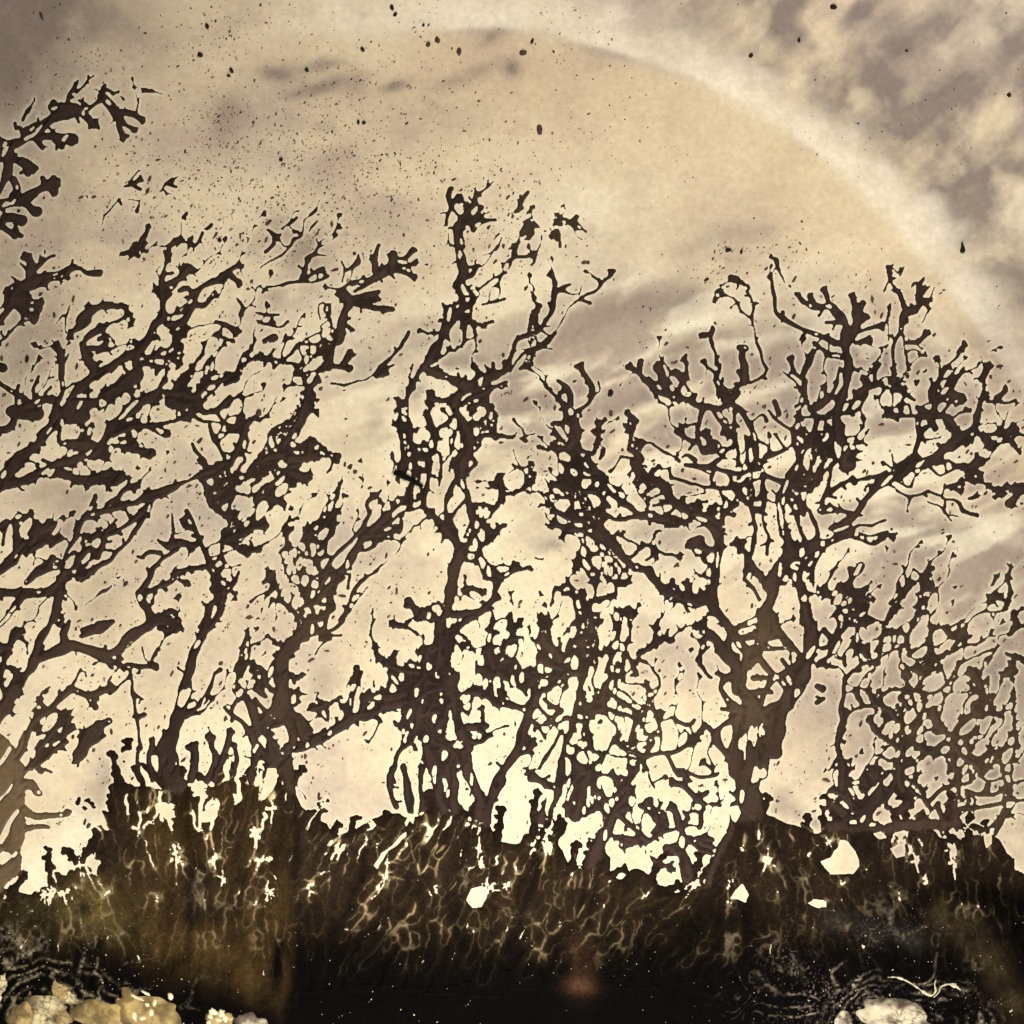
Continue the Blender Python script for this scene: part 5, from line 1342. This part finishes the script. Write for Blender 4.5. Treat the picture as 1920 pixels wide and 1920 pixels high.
# past the 300 largest fronds the smallest stay joined
fr = sorted([o for o in crust.children if o.name.split('.')[0] == 'frond'], key=lambda o: -len(o.data.polygons))
Vs, Ls, Ss, Cs, off = [], [], [], [], 0
for o in fr[295:]:
    me = o.data
    v = np.empty(len(me.vertices) * 3, np.float32); me.vertices.foreach_get("co", v)
    l = np.empty(len(me.loops), np.int32); me.loops.foreach_get("vertex_index", l)
    s = np.empty(len(me.polygons), np.int32); me.polygons.foreach_get("loop_total", s)
    c = np.empty(len(me.vertices) * 4, np.float32); me.attributes["Col"].data.foreach_get("color", c)
    Vs.append(v.reshape(-1, 3)); Ls.append(l + off); Ss.append(s); Cs.append(c.reshape(-1, 4)[:, :3]); off += len(me.vertices)
    bpy.data.objects.remove(o); bpy.data.meshes.remove(me)
if Vs:
    o = mesh_obj("small_fronds", np.vstack(Vs), np.concatenate(Ls), np.concatenate(Ss), np.vstack(Cs), M_CRUST, crust)
    o["kind"] = "stuff"

# ------------------------------------------------------------------ the pale stone itself
sx = np.concatenate([[-620, -480, -340, -200, -120], np.arange(LO, HI + 0.1, 3.45), [2060, 2140, 2280, 2420, 2560]])
sy = np.concatenate([[-620, -480, -340, -200, -120], np.arange(LO, HI + 0.1, 3.45), [2060, 2140, 2280, 2420, 2560]])
SX, SY = np.meshgrid(sx, sy)
SX = SX.astype(np.float32); SY = SY.astype(np.float32)
ii = np.clip(((SX - LO) / G + 0.5).astype(int), 0, NX - 1); jj = np.clip(((SY - LO) / G + 0.5).astype(int), 0, NY - 1)
hj, hi = jj, ii
ax = SX + 30 * fbm(SX, SY, 160, 101, 3); ay = SY + 30 * fbm(SX, SY, 160, 102, 3)
K = np.ones(SX.shape + (3,), np.float32) * np.array([0.80, 0.668, 0.445], np.float32)
cl = fbm(ax, ay * 1.5, 260, 103, 5)
K = mixc(K, (0.70, 0.55, 0.40), np.clip(0.25 + 0.9 * cl, 0, 1) * 0.45)
K = mixc(K, (0.93, 0.84, 0.60), np.clip(-0.1 - 1.1 * cl, 0, 1) * 0.7)
K = mixc(K, (0.78, 0.58, 0.45), np.clip(fbm(ax, ay, 110, 104, 4), 0, 1) * 0.4)
mv = fbm(ax * 0.8, ay * 1.25, 190, 105, 4)
K = mixc(K, (0.44, 0.35, 0.30), np.clip(mv + 0.04, 0, 1) * 1.15)
K = mixc(K, (0.95, 0.86, 0.64), np.clip(-mv - 0.05, 0, 1) * 0.8)
# the bow-shaped band and the grey clouded stone beyond it
ARC = [(-400, 260), (100, 130), (420, 85), (700, 62), (960, 60), (1120, 88), (1280, 145), (1420, 215), (1560, 315), (1690, 440), (1790, 560), (1860, 660), (1960, 790), (2300, 1200)]
AC = catmull(ARC, 20.0)
da = np.full(SX.shape, 1e9, np.float32); sg = np.ones(SX.shape, np.float32)
for a, b in zip(AC[:-1], AC[1:]):
    ex, ey = b - a
    t = np.clip(((ax * 0.25 + SX * 0.75 - a[0]) * ex + (ay * 0.25 + SY * 0.75 - a[1]) * ey) / (ex * ex + ey * ey), 0, 1)
    px_ = ax * 0.25 + SX * 0.75 - a[0] - t * ex; py_ = ay * 0.25 + SY * 0.75 - a[1] - t * ey
    d = np.hypot(px_, py_)
    near = d < da
    da = np.where(near, d, da)
    sg = np.where(near, np.sign(ex * py_ - ey * px_), sg)
sd = -da * sg                              # positive beyond the arc (up and right)
fade_l = sstep(350, 950, SX)
tan = sstep(0, 22, -sd) * sstep(330, 60, -sd) * fade_l
K = mixc(K, (0.76, 0.585, 0.365), 0.55 * tan)
beyond = sstep(10, 110, sd - 30 * cl) * sstep(900, 1450, SX + 0.3 * SY)
u = SX * 0.72 - SY * 0.69; v = SX * 0.69 + SY * 0.72
streak = fbm(u + 40 * cl, v * 2.6, 170, 110, 5)
blotch = fbm(ax, ay, 62, 111, 4)
grey = beyond * np.clip(0.52 + 1.15 * streak + 0.7 * blotch + 0.35 * gauss(SX, SY, 1800, 240, 180, 200), 0, 1)
K = mixc(K, (0.225, 0.175, 0.155), grey * 0.9)
K = mixc(K, (0.95, 0.85, 0.66), sstep(-5, 14, sd) * sstep(120, 8, sd - 55 * blotch - 30 * streak) * fade_l * np.clip(0.8 + 0.5 * fbm(SX, SY, 70, 133, 3), 0.3, 0.95))
K = mixc(K, (0.93, 0.82, 0.62), 0.55 * sstep(0, 40, sd) * sstep(260, 60, sd) * sstep(500, 800, SX) * sstep(1350, 1000, SX))
# grey areas of the stone; light falloff painted into top left corner and left edge
for q in [(0, 0, 150, 220, 0, 1.3), (20, 20, 260, 160, 20, .4), (0, 330, 70, 300, 0, .35), (250, 40, 120, 60, 0, .3), (1600, 700, 260, 110, 15, .4), (1480, 540, 90, 50, 0, .2), (60, 140, 110, 60, 0, .35), (520, 140, 42, 22, 0, .62), (560, 500, 60, 60, 0, .35), (470, 470, 40, 30, 0, .3), (640, 300, 60, 30, -20, .25), (700, 420, 50, 40, 0, .22), (600, 125, 46, 13, -8, .45), (590, 168, 85, 15, -15, .52), (670, 165, 24, 20, 0, .35), (740, 160, 34, 12, -15, .5), (870, 142, 62, 17, -18, .42),
          (962, 130, 17, 20, 0, .55), (605, 240, 30, 15, 0, .35), (925, 72, 28, 13, -30, .4), (430, 215, 38, 42, 0, .34), (410, 240, 30, 40, 0, .2), (505, 563, 30, 26, 0, .62), (590, 455, 50, 40, 0, .5), (520, 430, 34, 30, 0, .5), (130, 140, 60, 30, 0, .3),
          (90, 640, 75, 80, 0, .42), (40, 700, 60, 90, 0, .3), (110, 930, 90, 45, 0, .46), (130, 985, 45, 60, 0, .42), (60, 560, 60, 80, 0, .2), (180, 800, 40, 30, 0, .34), (10, 760, 60, 80, 0, .3), (20, 60, 70, 220, 0, .35), (100, 360, 60, 80, 0, .3),
          (705, 790, 22, 30, 0, .5), (775, 728, 26, 34, 20, .75), (740, 640, 120, 60, 0, .3), (690, 690, 50, 40, 0, .34), (890, 880, 34, 40, 0, .45), (1010, 860, 60, 50, 0, .32), (1035, 1022, 34, 14, 0, .5), (960, 790, 40, 40, 0, .3),
          (600, 1290, 24, 70, 10, .5), (700, 1160, 70, 50, 0, .3), (1230, 1210, 60, 46, 0, .34), (1110, 1090, 50, 26, -20, .46), (185, 1490, 24, 70, 32, .62), (205, 1430, 40, 50, 0, .3), (1465, 1508, 34, 34, 0, .7), (1500, 1530, 44, 12, 25, .7), (1525, 1548, 30, 10, 20, .5),
          (1250, 1000, 80, 40, 0, .34), (1310, 800, 100, 60, 0, .24), (1480, 760, 80, 60, 0, .34), (1540, 900, 60, 70, 0, .2), (1700, 700, 150, 90, 20, .45), (1620, 800, 120, 80, 0, .38), (1820, 760, 80, 110, 0, .36), (1560, 620, 130, 60, 0, .3),
          (1720, 1330, 230, 190, 0, .6), (1870, 1400, 170, 230, 0, .6), (1920, 1100, 110, 400, 0, .3), (1640, 1480, 120, 60, 0, .3), (1800, 1060, 160, 80, 20, .46), (1650, 1150, 120, 120, 0, .34), (1880, 1250, 90, 250, 0, .4), (1885, 480, 60, 70, 0, .5), (1900, 600, 60, 60, 0, .3), (280, 1230, 60, 40, 0, .25), (190, 1120, 60, 60, 30, .35),
          (1150, 640, 130, 60, -30, .26), (860, 700, 80, 22, 8, .5)]:
    K = mixc(K, (0.27, 0.21, 0.175), (1.75 if q[1] < 260 and q[0] > 300 else 1.5) * q[5] * gauss(ax * 0.3 + SX * 0.7, ay * 0.3 + SY * 0.7, *q[:5]) * (0.8 + 0.5 * blotch))
for pts, w, k in [([(820, 690), (880, 672), (930, 694)], 16, .5), ([(975, 690), (1040, 640), (1110, 598), (1190, 570), (1290, 562)], 40, .62), ([(930, 768), (990, 755), (1050, 742)], 24, .66), ([(1120, 775), (1165, 760), (1215, 738)], 17, .62), ([(1225, 690), (1275, 655), (1340, 645), (1420, 670)], 36, .55),
                  ([(1090, 880), (1150, 800), (1200, 790)], 18, .3), ([(1270, 470), (1360, 440), (1440, 430)], 20, .25), ([(1420, 700), (1500, 620)], 40, .25), ([(1690, 985), (1790, 995), (1900, 1040)], 20, .45)]:
    K = mixc(K, (0.25, 0.195, 0.165), 1.2 * k * polyband(ax * 0.3 + SX * 0.7, ay * 0.3 + SY * 0.7, pts, w))
for pts, w, k in [([(990, 640), (1060, 580), (1120, 545), (1180, 528)], 9, .6), ([(985, 722), (1060, 700), (1150, 682), (1215, 660), (1250, 625), (1330, 600)], 12, .75), ([(960, 790), (1040, 785), (1090, 760), (1140, 725)], 11, .65), ([(1160, 930), (1190, 950), (1250, 960)], 14, .5), ([(1180, 720), (1210, 716)], 9, .5),
                  ([(760, 560), (850, 560), (900, 575)], 12, .2), ([(60, 1640), (110, 1600), (150, 1560)], 50, .75), ([(1150, 1130), (1240, 1150), (1330, 1190)], 18, .4), ([(1850, 990), (1900, 1010)], 22, .5), ([(1760, 640), (1830, 720)], 30, .35)]:
    K = mixc(K, (0.97, 0.89, 0.66), k * polyband(SX, SY, pts, w))
rp = fbm((SX * 0.93 - SY * 0.36) * 0.35 + 20 * cl, SX * 0.36 + SY * 0.93 + 40 * vnoise(SX, SY, 260, 131), 46, 132, 3)
rz = np.clip(gauss(SX, SY, 1250, 780, 420, 260) + 0.8 * gauss(SX, SY, 1750, 1000, 260, 300) + 0.5 * gauss(SX, SY, 760, 700, 250, 160), 0, 1)
K = mixc(K, (0.36, 0.285, 0.24), rz * np.clip(rp * 3.2 - 0.05, 0, 0.8))
K = mixc(K, (0.95, 0.87, 0.65), rz * np.clip(-rp * 2.6 - 0.1, 0, 0.75))
# a pool of light painted low in the middle; stone bleached right beside the dendrites
K = mixc(K, (0.95, 0.865, 0.615), 0.22 * gauss(ax, ay, 800, 1330, 520, 340))
K = mixc(K, (0.93, 0.85, 0.60), 0.25 * gauss(ax, ay, 520, 800, 320, 260))
bleach = np.clip(soften((F < 0).astype(np.float32), 7) * 2.0, 0, 1)[hj, hi]
K = mixc(K, (0.97, 0.88, 0.64), 0.55 * bleach)
mot = fbm(ax, ay, 46, 121, 4)
K = mixc(K, (0.52, 0.385, 0.30), np.clip(mot - 0.05, 0, 1) * 0.5 * np.clip(0.6 + 1.2 * fbm(SX, SY, 240, 122, 2), 0, 1))
K *= (1 + 0.07 * fbm(SX, SY, 14, 120, 3))[..., None]
nsx, nsy = len(sx), len(sy)
jj, ii = np.meshgrid(np.arange(nsy - 1), np.arange(nsx - 1), indexing='ij')
q0 = (jj * nsx + ii).ravel()
quads = np.stack([q0, q0 + nsx, q0 + nsx + 1, q0 + 1], 1)
slab = mesh_obj("stone_slab", np.stack([X(SX), Y(SY), np.zeros_like(SX)], -1).reshape(-1, 3), quads.ravel(), np.full(len(quads), 4), np.clip(K, 0, 0.98).reshape(-1, 3), M_STONE)
tag(slab, "polished cream stone slab with cloudy grey patches and a pale arc", "stone", kind="structure")
x0, x1, y0, y1 = X(sx[0]), X(sx[-1]), Y(sy[-1]), Y(sy[0])
bv = [(x0, y0, 0), (x1, y0, 0), (x1, y1, 0), (x0, y1, 0), (x0 - .04, y0 - .04, -.05), (x1 + .04, y0 - .04, -.05), (x1 + .04, y1 + .04, -.05), (x0 - .04, y1 + .04, -.05),
      (x0, y0, -.6), (x1, y0, -.6), (x1, y1, -.6), (x0, y1, -.6)]
bf = [(0, 4, 5, 1), (1, 5, 6, 2), (2, 6, 7, 3), (3, 7, 4, 0), (4, 8, 9, 5), (5, 9, 10, 6), (6, 10, 11, 7), (7, 11, 8, 4), (8, 11, 10, 9)]
mesh_obj("sawn_edge", bv, np.array(bf).ravel(), np.full(len(bf), 4), np.ones((12, 3)) * np.array([0.6, 0.5, 0.36]), M_STONE, slab, smooth=False)

# ------------------------------------------------------------------ specks
def blob(cx_, cy_, rx, ry, ang, h, z0, irr, n=8):
    """a flat lens: rim, shoulder ring and top, n*5 triangles"""
    t = np.arange(n) / n * 2 * math.pi
    rr = 1 + irr * rng.uniform(-1, 1, n)
    c, s = math.cos(ang), math.sin(ang)
    ux, uy = rx * rr * np.cos(t), ry * rr * np.sin(t)
    xx, yy = ux * c - uy * s, ux * s + uy * c
    V = [(X(cx_ + a), Y(cy_ + b), z0) for a, b in zip(xx, yy)] + [(X(cx_ + a * .7), Y(cy_ + b * .7), z0 + h) for a, b in zip(xx, yy)] + [(X(cx_), Y(cy_), z0 + h * 1.15)]
    Lp, Sz = [], []
    for k in range(n):
        m_ = (k + 1) % n
        Lp += [m_, k, n + k, n + m_]; Sz.append(4)
        Lp += [n + m_, n + k, 2 * n]; Sz.append(3)
    return np.array(V), np.array(Lp), np.array(Sz)


def blobs_mesh(name, items, mat):
    Vs, Ls, Ss, Cs = [], [], [], []
    off = 0
    for it, col in items:
        V, L, Sz = blob(*it)
        Vs.append(V); Ls.append(L + off); Ss.append(Sz); Cs.append(np.tile(col, (len(V), 1)))
        off += len(V)
    return mesh_obj(name, np.vstack(Vs), np.concatenate(Ls), np.concatenate(Ss), np.vstack(Cs), mat)


def field_at(px, py):
    j = int(np.clip((py - LO) / G, 0, NY - 1)); i = int(np.clip((px - LO) / G, 0, NX - 1))
    return DARK[j, i]


items = []
dens = fbm(GX[::8, ::8], GY[::8, ::8], 130, 130, 3)
for k in range(40000):
    px, py = rng.uniform(-60, 1980), rng.uniform(-60, 1600)
    d = field_at(px, py)
    if d < 2.5:
        continue
    dn_ = dens[int((py - LO) / G / 8), int((px - LO) / G / 8)]
    p = 0.07 + 0.35 * max(dn_, -0.2)
    p += 0.75 * math.exp(-((px - 600) / 260) ** 2 - ((py - 330) / 150) ** 2) + 0.3 * math.exp(-((px - 350) / 250) ** 2 - ((py - 330) / 250) ** 2)
    for qx_, qy_, qr in ((540, 275, 45), (600, 330, 60), (425, 225, 40), (410, 250, 35), (520, 440, 40), (690, 230, 40), (1370, 470, 40), (1330, 525, 45), (640, 430, 60), (440, 40, 60), (380, 100, 40), (930, 380, 60), (1480, 480, 50)):
        p += 0.55 * math.exp(-((px - qx_) / qr) ** 2 - ((py - qy_) / qr) ** 2)
    if d < 12 and py > 400:
        p += 0.22
    if px > 1300 and py < 450:
        p *= 0.35
    if rng.rand() > p:
        continue
    r = rng.uniform(0.7, 1.5) if rng.rand() < 0.82 else rng.uniform(1.5, 2.6)
    el = rng.uniform(1.0, 2.2)
    g_ = math.exp(rng.uniform(-0.5, 1.8))
    items.append(((px, py, r * el, r, rng.normal(-1.1, 0.6), 0.0012, -0.0005, 0.35, 6), np.array([0.075, 0.052, 0.04]) * g_))
for k in range(5200):                     # flecks that float between the branches
    px, py = rng.uniform(-50, 1970), rng.uniform(330, 1560)
    d = field_at(px, py)
    if d < 4.5 or d > 12 or rng.rand() > (0.5 if px < 1500 else 0.75) * (0.5 + 1.6 * max(0, dens[int((py - LO) / G / 8), int((px - LO) / G / 8)])):
        continue
    r = rng.uniform(1.4, 3.4) if rng.rand() < 0.8 else rng.uniform(3, 4.5)
    el = rng.uniform(1.2, 3.2)
    items.append(((px, py, min(r * el, d - 1), min(r, d - 2), rng.normal(-0.95, 0.45), 0.0022, -0.0006, 0.28, 8), np.array([0.062, 0.038, 0.028]) * rng.uniform(0.7, 1.7)))
o = blobs_mesh("specks", items, M_SPECK)
tag(o, "scattered tiny dark specks and flecks throughout the pale stone", "specks", kind="stuff")

BIG = [("small_stone_speck", 1563, 13, 7, 5.5, 10, "black round speck on the grey stone at the very top edge"),
       ("small_stone_speck", 1498, 75, 3, 5, 0, "small black speck left of the grey cloud near the top"),
       ("small_stone_speck", 1892, 178, 4.5, 4.5, 0, "black dot in the grey stone near the upper right edge"),
       ("small_stone_speck", 527, 299, 4, 4, 0, "round black dot among fine specks, upper left of centre"),
       ("small_stone_speck", 803, 83, 4.5, 5.5, 10, "round brown dot just under the pale arc, left of the oval one"),
       ("small_stone_speck", 820, 75, 5, 7, -20, "oval brown blot just under the pale arc"),
       ("small_stone_speck", 861, 97, 5, 8.5, 0, "brown teardrop blot hanging under the arc"),
       ("small_stone_speck", 981, 99, 7.5, 6, 0, "pale brown drop with a thin tail under the arc"),
       ("small_stone_speck", 998, 77, 3, 6, 20, "short black bar just under the arc's crest"),
       ("small_stone_speck", 680, 93, 3.5, 6, -35, "black oval speck above the smoky smudges near the top"),
       ("small_stone_speck", 575, 131, 3.5, 5, -30, "black speck right of the smoky oval smudge"),
       ("small_stone_speck", 735, 14, 4, 6.5, -15, "dark ragged speck at the top edge left of centre"),
       ("small_stone_speck", 741, 27, 4, 5, 20, "small ragged speck under the dark one at the top edge"),
       ("small_stone_speck", 794, 47, 2.6, 3.6, 0, "tiny black dot on the bright cloud above the arc"),
       ("small_stone_speck", 1012, 243, 5.5, 11, -8, "faint brown streak in the tan stone beneath the arc"),
       ("small_stone_speck", 1408, 104, 4, 5.5, 40, "black hooked speck on the grey side of the arc"),
       ("small_stone_speck", 852, 771, 4, 4, 0, "black dot on the central stem where it knots"),
       ("small_stone_speck", 672, 229, 2.8, 5, -10, "black sliver in the speckled cream above centre"),
       ("small_stone_speck", 682, 230, 4, 4, 30, "black speck touching the sliver above centre"),
       ("small_stone_speck", 375, 103, 6, 5, 30, "clotted black speck at upper left, above the tiny pair"),
       ("small_stone_speck", 434, 132, 3.5, 6.5, -25, "dark seed-shaped speck at upper left of the pair"),
       ("small_stone_speck", 429, 142, 4, 3, 20, "tiny dark speck beneath the seed-shaped one"),
       ("small_stone_speck", 388, 49, 3.5, 6, -15, "dark oval speck near the top left"),
       ("small_stone_speck", 1700, 95, 2.8, 2.8, 0, "small dark dot amid the grey cloud at upper right"),
       ("small_stone_speck", 78, 30, 3, 9, -20, "dark splinter-like speck in the brown top left corner"),
       ("small_stone_speck", 51, 673, 4, 7.5, 12, "dark oval speck in grey stone by the left edge"),
       ("small_stone_speck", 412, 450, 4.5, 4.5, 0, "round black dot right of the ragged clump at upper left"),
       ("small_stone_speck", 485, 774, 6, 7.5, 0, "blurred dark dot between strands left of centre"),
       ("small_stone_speck", 1325, 524, 5, 3, -25, "black clotted speck over the fold right of centre"),
       ("small_stone_speck", 1365, 468, 6, 4, 0, "cluster of black grains in tan stone right of centre"),
       ("small_stone_speck", 1390, 472, 3, 5, 15, "black sliver beside the cluster of black grains"),
       ("small_stone_speck", 1145, 737, 5.5, 8, 10, "dark arrowhead speck standing alone over the bright fold")]
for nm, px, py, rx, ry, ang, lab in BIG:
    V, L, Sz = blob(px, py, rx, ry, radians(ang), 0.006, -0.001 + (0.006 if (px, py) == (852, 771) else 0), 0.16, 12)
    paler = 4.0 if 'brown' in lab or 'blurred' in lab or 'faint' in lab else 1.0
    V[:, 0] -= X(px); V[:, 1] -= Y(py)
    o = mesh_obj("speck", V, L, Sz, np.tile(np.array([0.020, 0.013, 0.011]) * paler, (len(V), 1)), M_SPECK)
    o.location = (X(px), Y(py), 0)
    tag(o, lab, "speck", "larger dark specks in the pale stone")


# a free outline given thickness: the teardrop and the black splinter
def ribbon(name, pts, widths, h, z0, col, mat, wob=0.25, parent=None, org=(960, 960)):
    C = catmull(pts, 2.5)
    n = len(C)
    w = np.interp(np.linspace(0, 1, n), np.linspace(0, 1, len(widths)), widths) * (1 + wob * fbm(C[:, 0] * 3, C[:, 1] * 3, 14, 140 + n, 3))
    d = np.gradient(C, axis=0); d /= np.hypot(d[:, 0], d[:, 1])[:, None] + 1e-9
    nr = np.stack([-d[:, 1], d[:, 0]], 1)
    prof = [(-.5, 0), (-.36, .8), (0, 1), (.36, .8), (.5, 0)]
    V = np.zeros((n, 5, 3))
    for k, (a, b) in enumerate(prof):
        q = C + nr * (w * a)[:, None]
        V[:, k] = np.stack([X(q[:, 0]) - X(org[0]), Y(q[:, 1]) - Y(org[1]), np.full(n, z0 + h * b)], 1)
    Lp, Sz = [], []
    for k in range(n - 1):
        for m_ in range(4):
            a = k * 5 + m_
            Lp += [a, a + 5, a + 6, a + 1]; Sz.append(4)
    for row in (0, n - 1):
        f_ = [row * 5 + m_ for m_ in range(5)]
        Lp += f_ if row == 0 else f_[::-1]; Sz.append(5)
    V = V.reshape(-1, 3)
    c = np.tile(np.array(col), (len(V), 1)) * (1 + 0.35 * fbm(V[:, 0] * PX, V[:, 1] * PX, 8, 150, 2))[:, None]
    o = mesh_obj(name, V, Lp, Sz, np.clip(c, 0, 0.97), mat, parent)
    if parent is None:
        o.location = (X(org[0]), Y(org[1]), 0)
    return o


o = ribbon("splinter", [(739, 885), (752, 891), (766, 897), (780, 905), (793, 913)], [9, 12, 9, 10, 6], 0.005, 0.0055, (0.0025, 0.002, 0.002), M_SPECK, org=(766, 897))
tag(o, "black splinter lying across thin strands at the centre", "splinter")
o = ribbon("speck", [(1804, 454), (1804, 459), (1805, 464), (1805, 469), (1804, 474)], [3, 5, 7, 12, 7], 0.008, -0.001, (0.012, 0.009, 0.008), M_SPECK, org=(1805, 464))
tag(o, "black bell-shaped speck standing on the pale arc at right", "speck", "larger dark specks in the pale stone")

# ------------------------------------------------------------------ pale crystal lumps in the lower corners
def lump(px, py, rx, ry, ang, h, z0, pal, seed, nseg=80, nring=18, parent=None, org=None, name="crystal_nodule"):
    t = np.arange(nseg) / nseg * 2 * math.pi
    c, s = math.cos(radians(ang)), math.sin(radians(ang))
    V = [(0, 0)]
    hh = [1.0]
    rad = 1 + 0.26 * vnoise(np.cos(t) * 1.7 + seed, np.sin(t) * 1.7, 1.0, 160 + seed) + 0.10 * vnoise(np.cos(t) * 4 + seed, np.sin(t) * 4, 1.0, 170 + seed)
    for k in range(1, nring + 1):
        f_ = k / nring
        for a, r in zip(t, rad):
            V.append((rx * r * f_ * math.cos(a), ry * r * f_ * math.sin(a)))
            hh.append((1 - f_ ** 3))
    V = np.array(V)
    xx, yy = V[:, 0] * c - V[:, 1] * s, V[:, 0] * s + V[:, 1] * c
    n_ = fbm(px + xx, py + yy, 26, 180 + seed, 4)
    z = z0 + h * np.array(hh) * (1 + 0.25 * n_)
    og = org or (px, py)
    P = np.stack([X(px + xx) - X(og[0]), Y(py + yy) - Y(og[1]), z], 1)
    Lp, Sz = [], []
    for k in range(nseg):
        m_ = (k + 1) % nseg
        Lp += [0, 1 + m_, 1 + k]; Sz.append(3)
        for r in range(nring - 1):
            a = 1 + r * nseg
            Lp += [a + k, a + m_, a + nseg + m_, a + nseg + k]; Sz.append(4)
    v_ = np.abs(fbm(px + xx, py + yy, 22, 190 + seed, 3))
    col = np.ones((len(P), 3)) * np.array(pal[0])
    col = mixc(col, pal[1], np.clip(0.5 + 2.4 * n_, 0, 1))
    col = mixc(col, (0.02, 0.013, 0.009), np.exp(-(v_ / 0.05) ** 2) * pal[2])
    wq = worley((px + xx + 5 * n_) / 15 + seed, (py + yy) / 11 + seed, 200 + seed)
    col = mixc(col, (0.022, 0.015, 0.009), np.exp(-(wq / 0.10) ** 2) * (0.25 + 0.75 * pal[2]) * np.clip(0.5 + 1.2 * fbm(px + xx, py + yy, 40, 210 + seed, 2), 0, 1))
    col = mixc(col, (0.04, 0.026, 0.015), np.clip(1.6 * fbm(px + xx, py + yy, 34, 220 + seed, 3) - 0.1, 0, 0.9) * pal[2])
    rim = np.clip((1 - np.array(hh)), 0, 1)
    col = mixc(col, (0.02, 0.013, 0.008), 0.95 * np.clip(rim ** 2.2 + 0.5 * rim * n_, 0, 1))
    o = mesh_obj(name, P, Lp, Sz, np.clip(col, 0, .97), M_NODULE, parent)
    if parent is None:
        o.location = (X(og[0]), Y(og[1]), 0)
    return o


CREAM = ((0.72, 0.60, 0.34), (0.42, 0.30, 0.13), 0.8)
GOLD = ((0.50, 0.36, 0.14), (0.22, 0.15, 0.055), 0.3)
GREY = ((0.70, 0.60, 0.42), (0.16, 0.12, 0.09), 0.85)
for k, (px, py, rx, ry, ang, pal, lab) in enumerate([
        (4, 1850, 13, 28, 10, CREAM, "small pale crystal lump cut by the left edge near the bottom"),
        (92, 1894, 48, 40, 20, CREAM, "cream crystal lump with dark cracks at the bottom left corner"),
        (120, 1862, 34, 18, 30, CREAM, "small cream lump perched above the cracked one at bottom left"),
        (190, 1904, 58, 36, 5, GOLD, "smooth golden lump on the bottom edge beside the cracked cream one"),
        (266, 1890, 70, 42, 12, GOLD, "broad honey-coloured dome at the bottom edge with pale grains on it"),
        (40, 1906, 26, 30, 0, GOLD, "dull golden lump in the bottom left corner behind the cream one"),
        (412, 1912, 26, 18, 0, GOLD, "brown lump carrying a cluster of white grains on the bottom edge"),
        (472, 1918, 34, 18, 8, GREY, "grey white cracked lump right of the white grain cluster"),
        (1690, 1915, 78, 46, 14, GREY, "large mottled pale lump on the bottom edge at lower right"),
        (1580, 1916, 18, 22, 10, GREY, "narrow white lump left of the large mottled one at lower right")]):
    o = lump(px, py, rx, ry, ang, 0.004, 0.0035, pal, k)
    tag(o, lab, "nodule", "pale crystal lumps in the lower corners")
    if k in (4, 6):
        grains = [(252, 1868, 9, 3, 30), (262, 1872, 10, 4, 20), (274, 1862, 10, 3, 25), (320, 1868, 5, 7, 0), (252, 1905, 5, 11, -10), (268, 1908, 7, 5, 0), (276, 1884, 6, 4, 20), (284, 1898, 5, 8, 0), (290, 1880, 4, 9, 15)] if k == 4 else \
                 [(400, 1897, 9, 7, 0), (416, 1900, 7, 9, 20), (395, 1906, 6, 6, 0), (410, 1912, 8, 5, 0), (422, 1910, 6, 8, 0), (392, 1916, 5, 6, 0)]
        for g_, (a, b, r1, r2, an) in enumerate(grains):
            lump(a, b, r1, r2, an, 0.004, 0.006, ((0.85, 0.76, 0.50), (0.75, 0.62, 0.36), 0.0), 30 + g_, 14, 4, o, (px, py), "grain")

RIB = [([(1664, 1832), (1680, 1832), (1698, 1838), (1715, 1848), (1732, 1860), (1746, 1866), (1754, 1858), (1752, 1845), (1755, 1836)], [2, 4, 5, 4, 4, 5, 4, 3, 2], (0.62, 0.54, 0.36), "thin pale winding ribbon above the large mottled lump at lower right"),
       ([(1750, 1870), (1760, 1860), (1764, 1850), (1778, 1845), (1790, 1848), (1801, 1856)], [2, 3, 4, 5, 7, 4], (0.66, 0.58, 0.40), "short pale hooked ribbon at the end of the winding one")]
for pts, w, col, lab in RIB:
    o = ribbon("mineral_ribbon", pts, w, 0.003, 0.005, col, M_NODULE, 0.9, org=pts[len(pts) // 2])
    tag(o, lab, "ribbon", "thin mineral ribbons in the lower corners")

# specular sparkle of the crust, put into the shape of small pale grains
items = []
for k in range(2600):
    px, py = rng.uniform(0, 1920), rng.uniform(1600, 1920)
    j = int((py - LO) / G); i = int((px - LO) / G)
    if F[j, i] > -8 or CD0[j, i] > -14:
        continue
    cn = corner[j, i]
    if rng.rand() > 0.07 + 0.5 * cn + 0.25 * math.exp(-((px - 1130) / 120) ** 2 - ((py - 1780) / 60) ** 2) + 0.2 * math.exp(-((px - 140) / 150) ** 2 - ((py - 1730) / 50) ** 2):
        continue
    r = rng.uniform(0.55, 1.1) if rng.rand() < 0.92 else rng.uniform(1.1, 1.9)
    items.append(((px, py, r * rng.uniform(1, 1.6), r, rng.uniform(0, 3), 0.002, Z[j, i] + 0.0005, 0.2, 6), np.array([0.70, 0.58, 0.40]) * rng.uniform(0.25, 1.15)))
o = blobs_mesh("glint_grains", items, M_NODULE)
tag(o, "tiny specular glints on the dark crust, built as pale grains", "grains", kind="stuff")
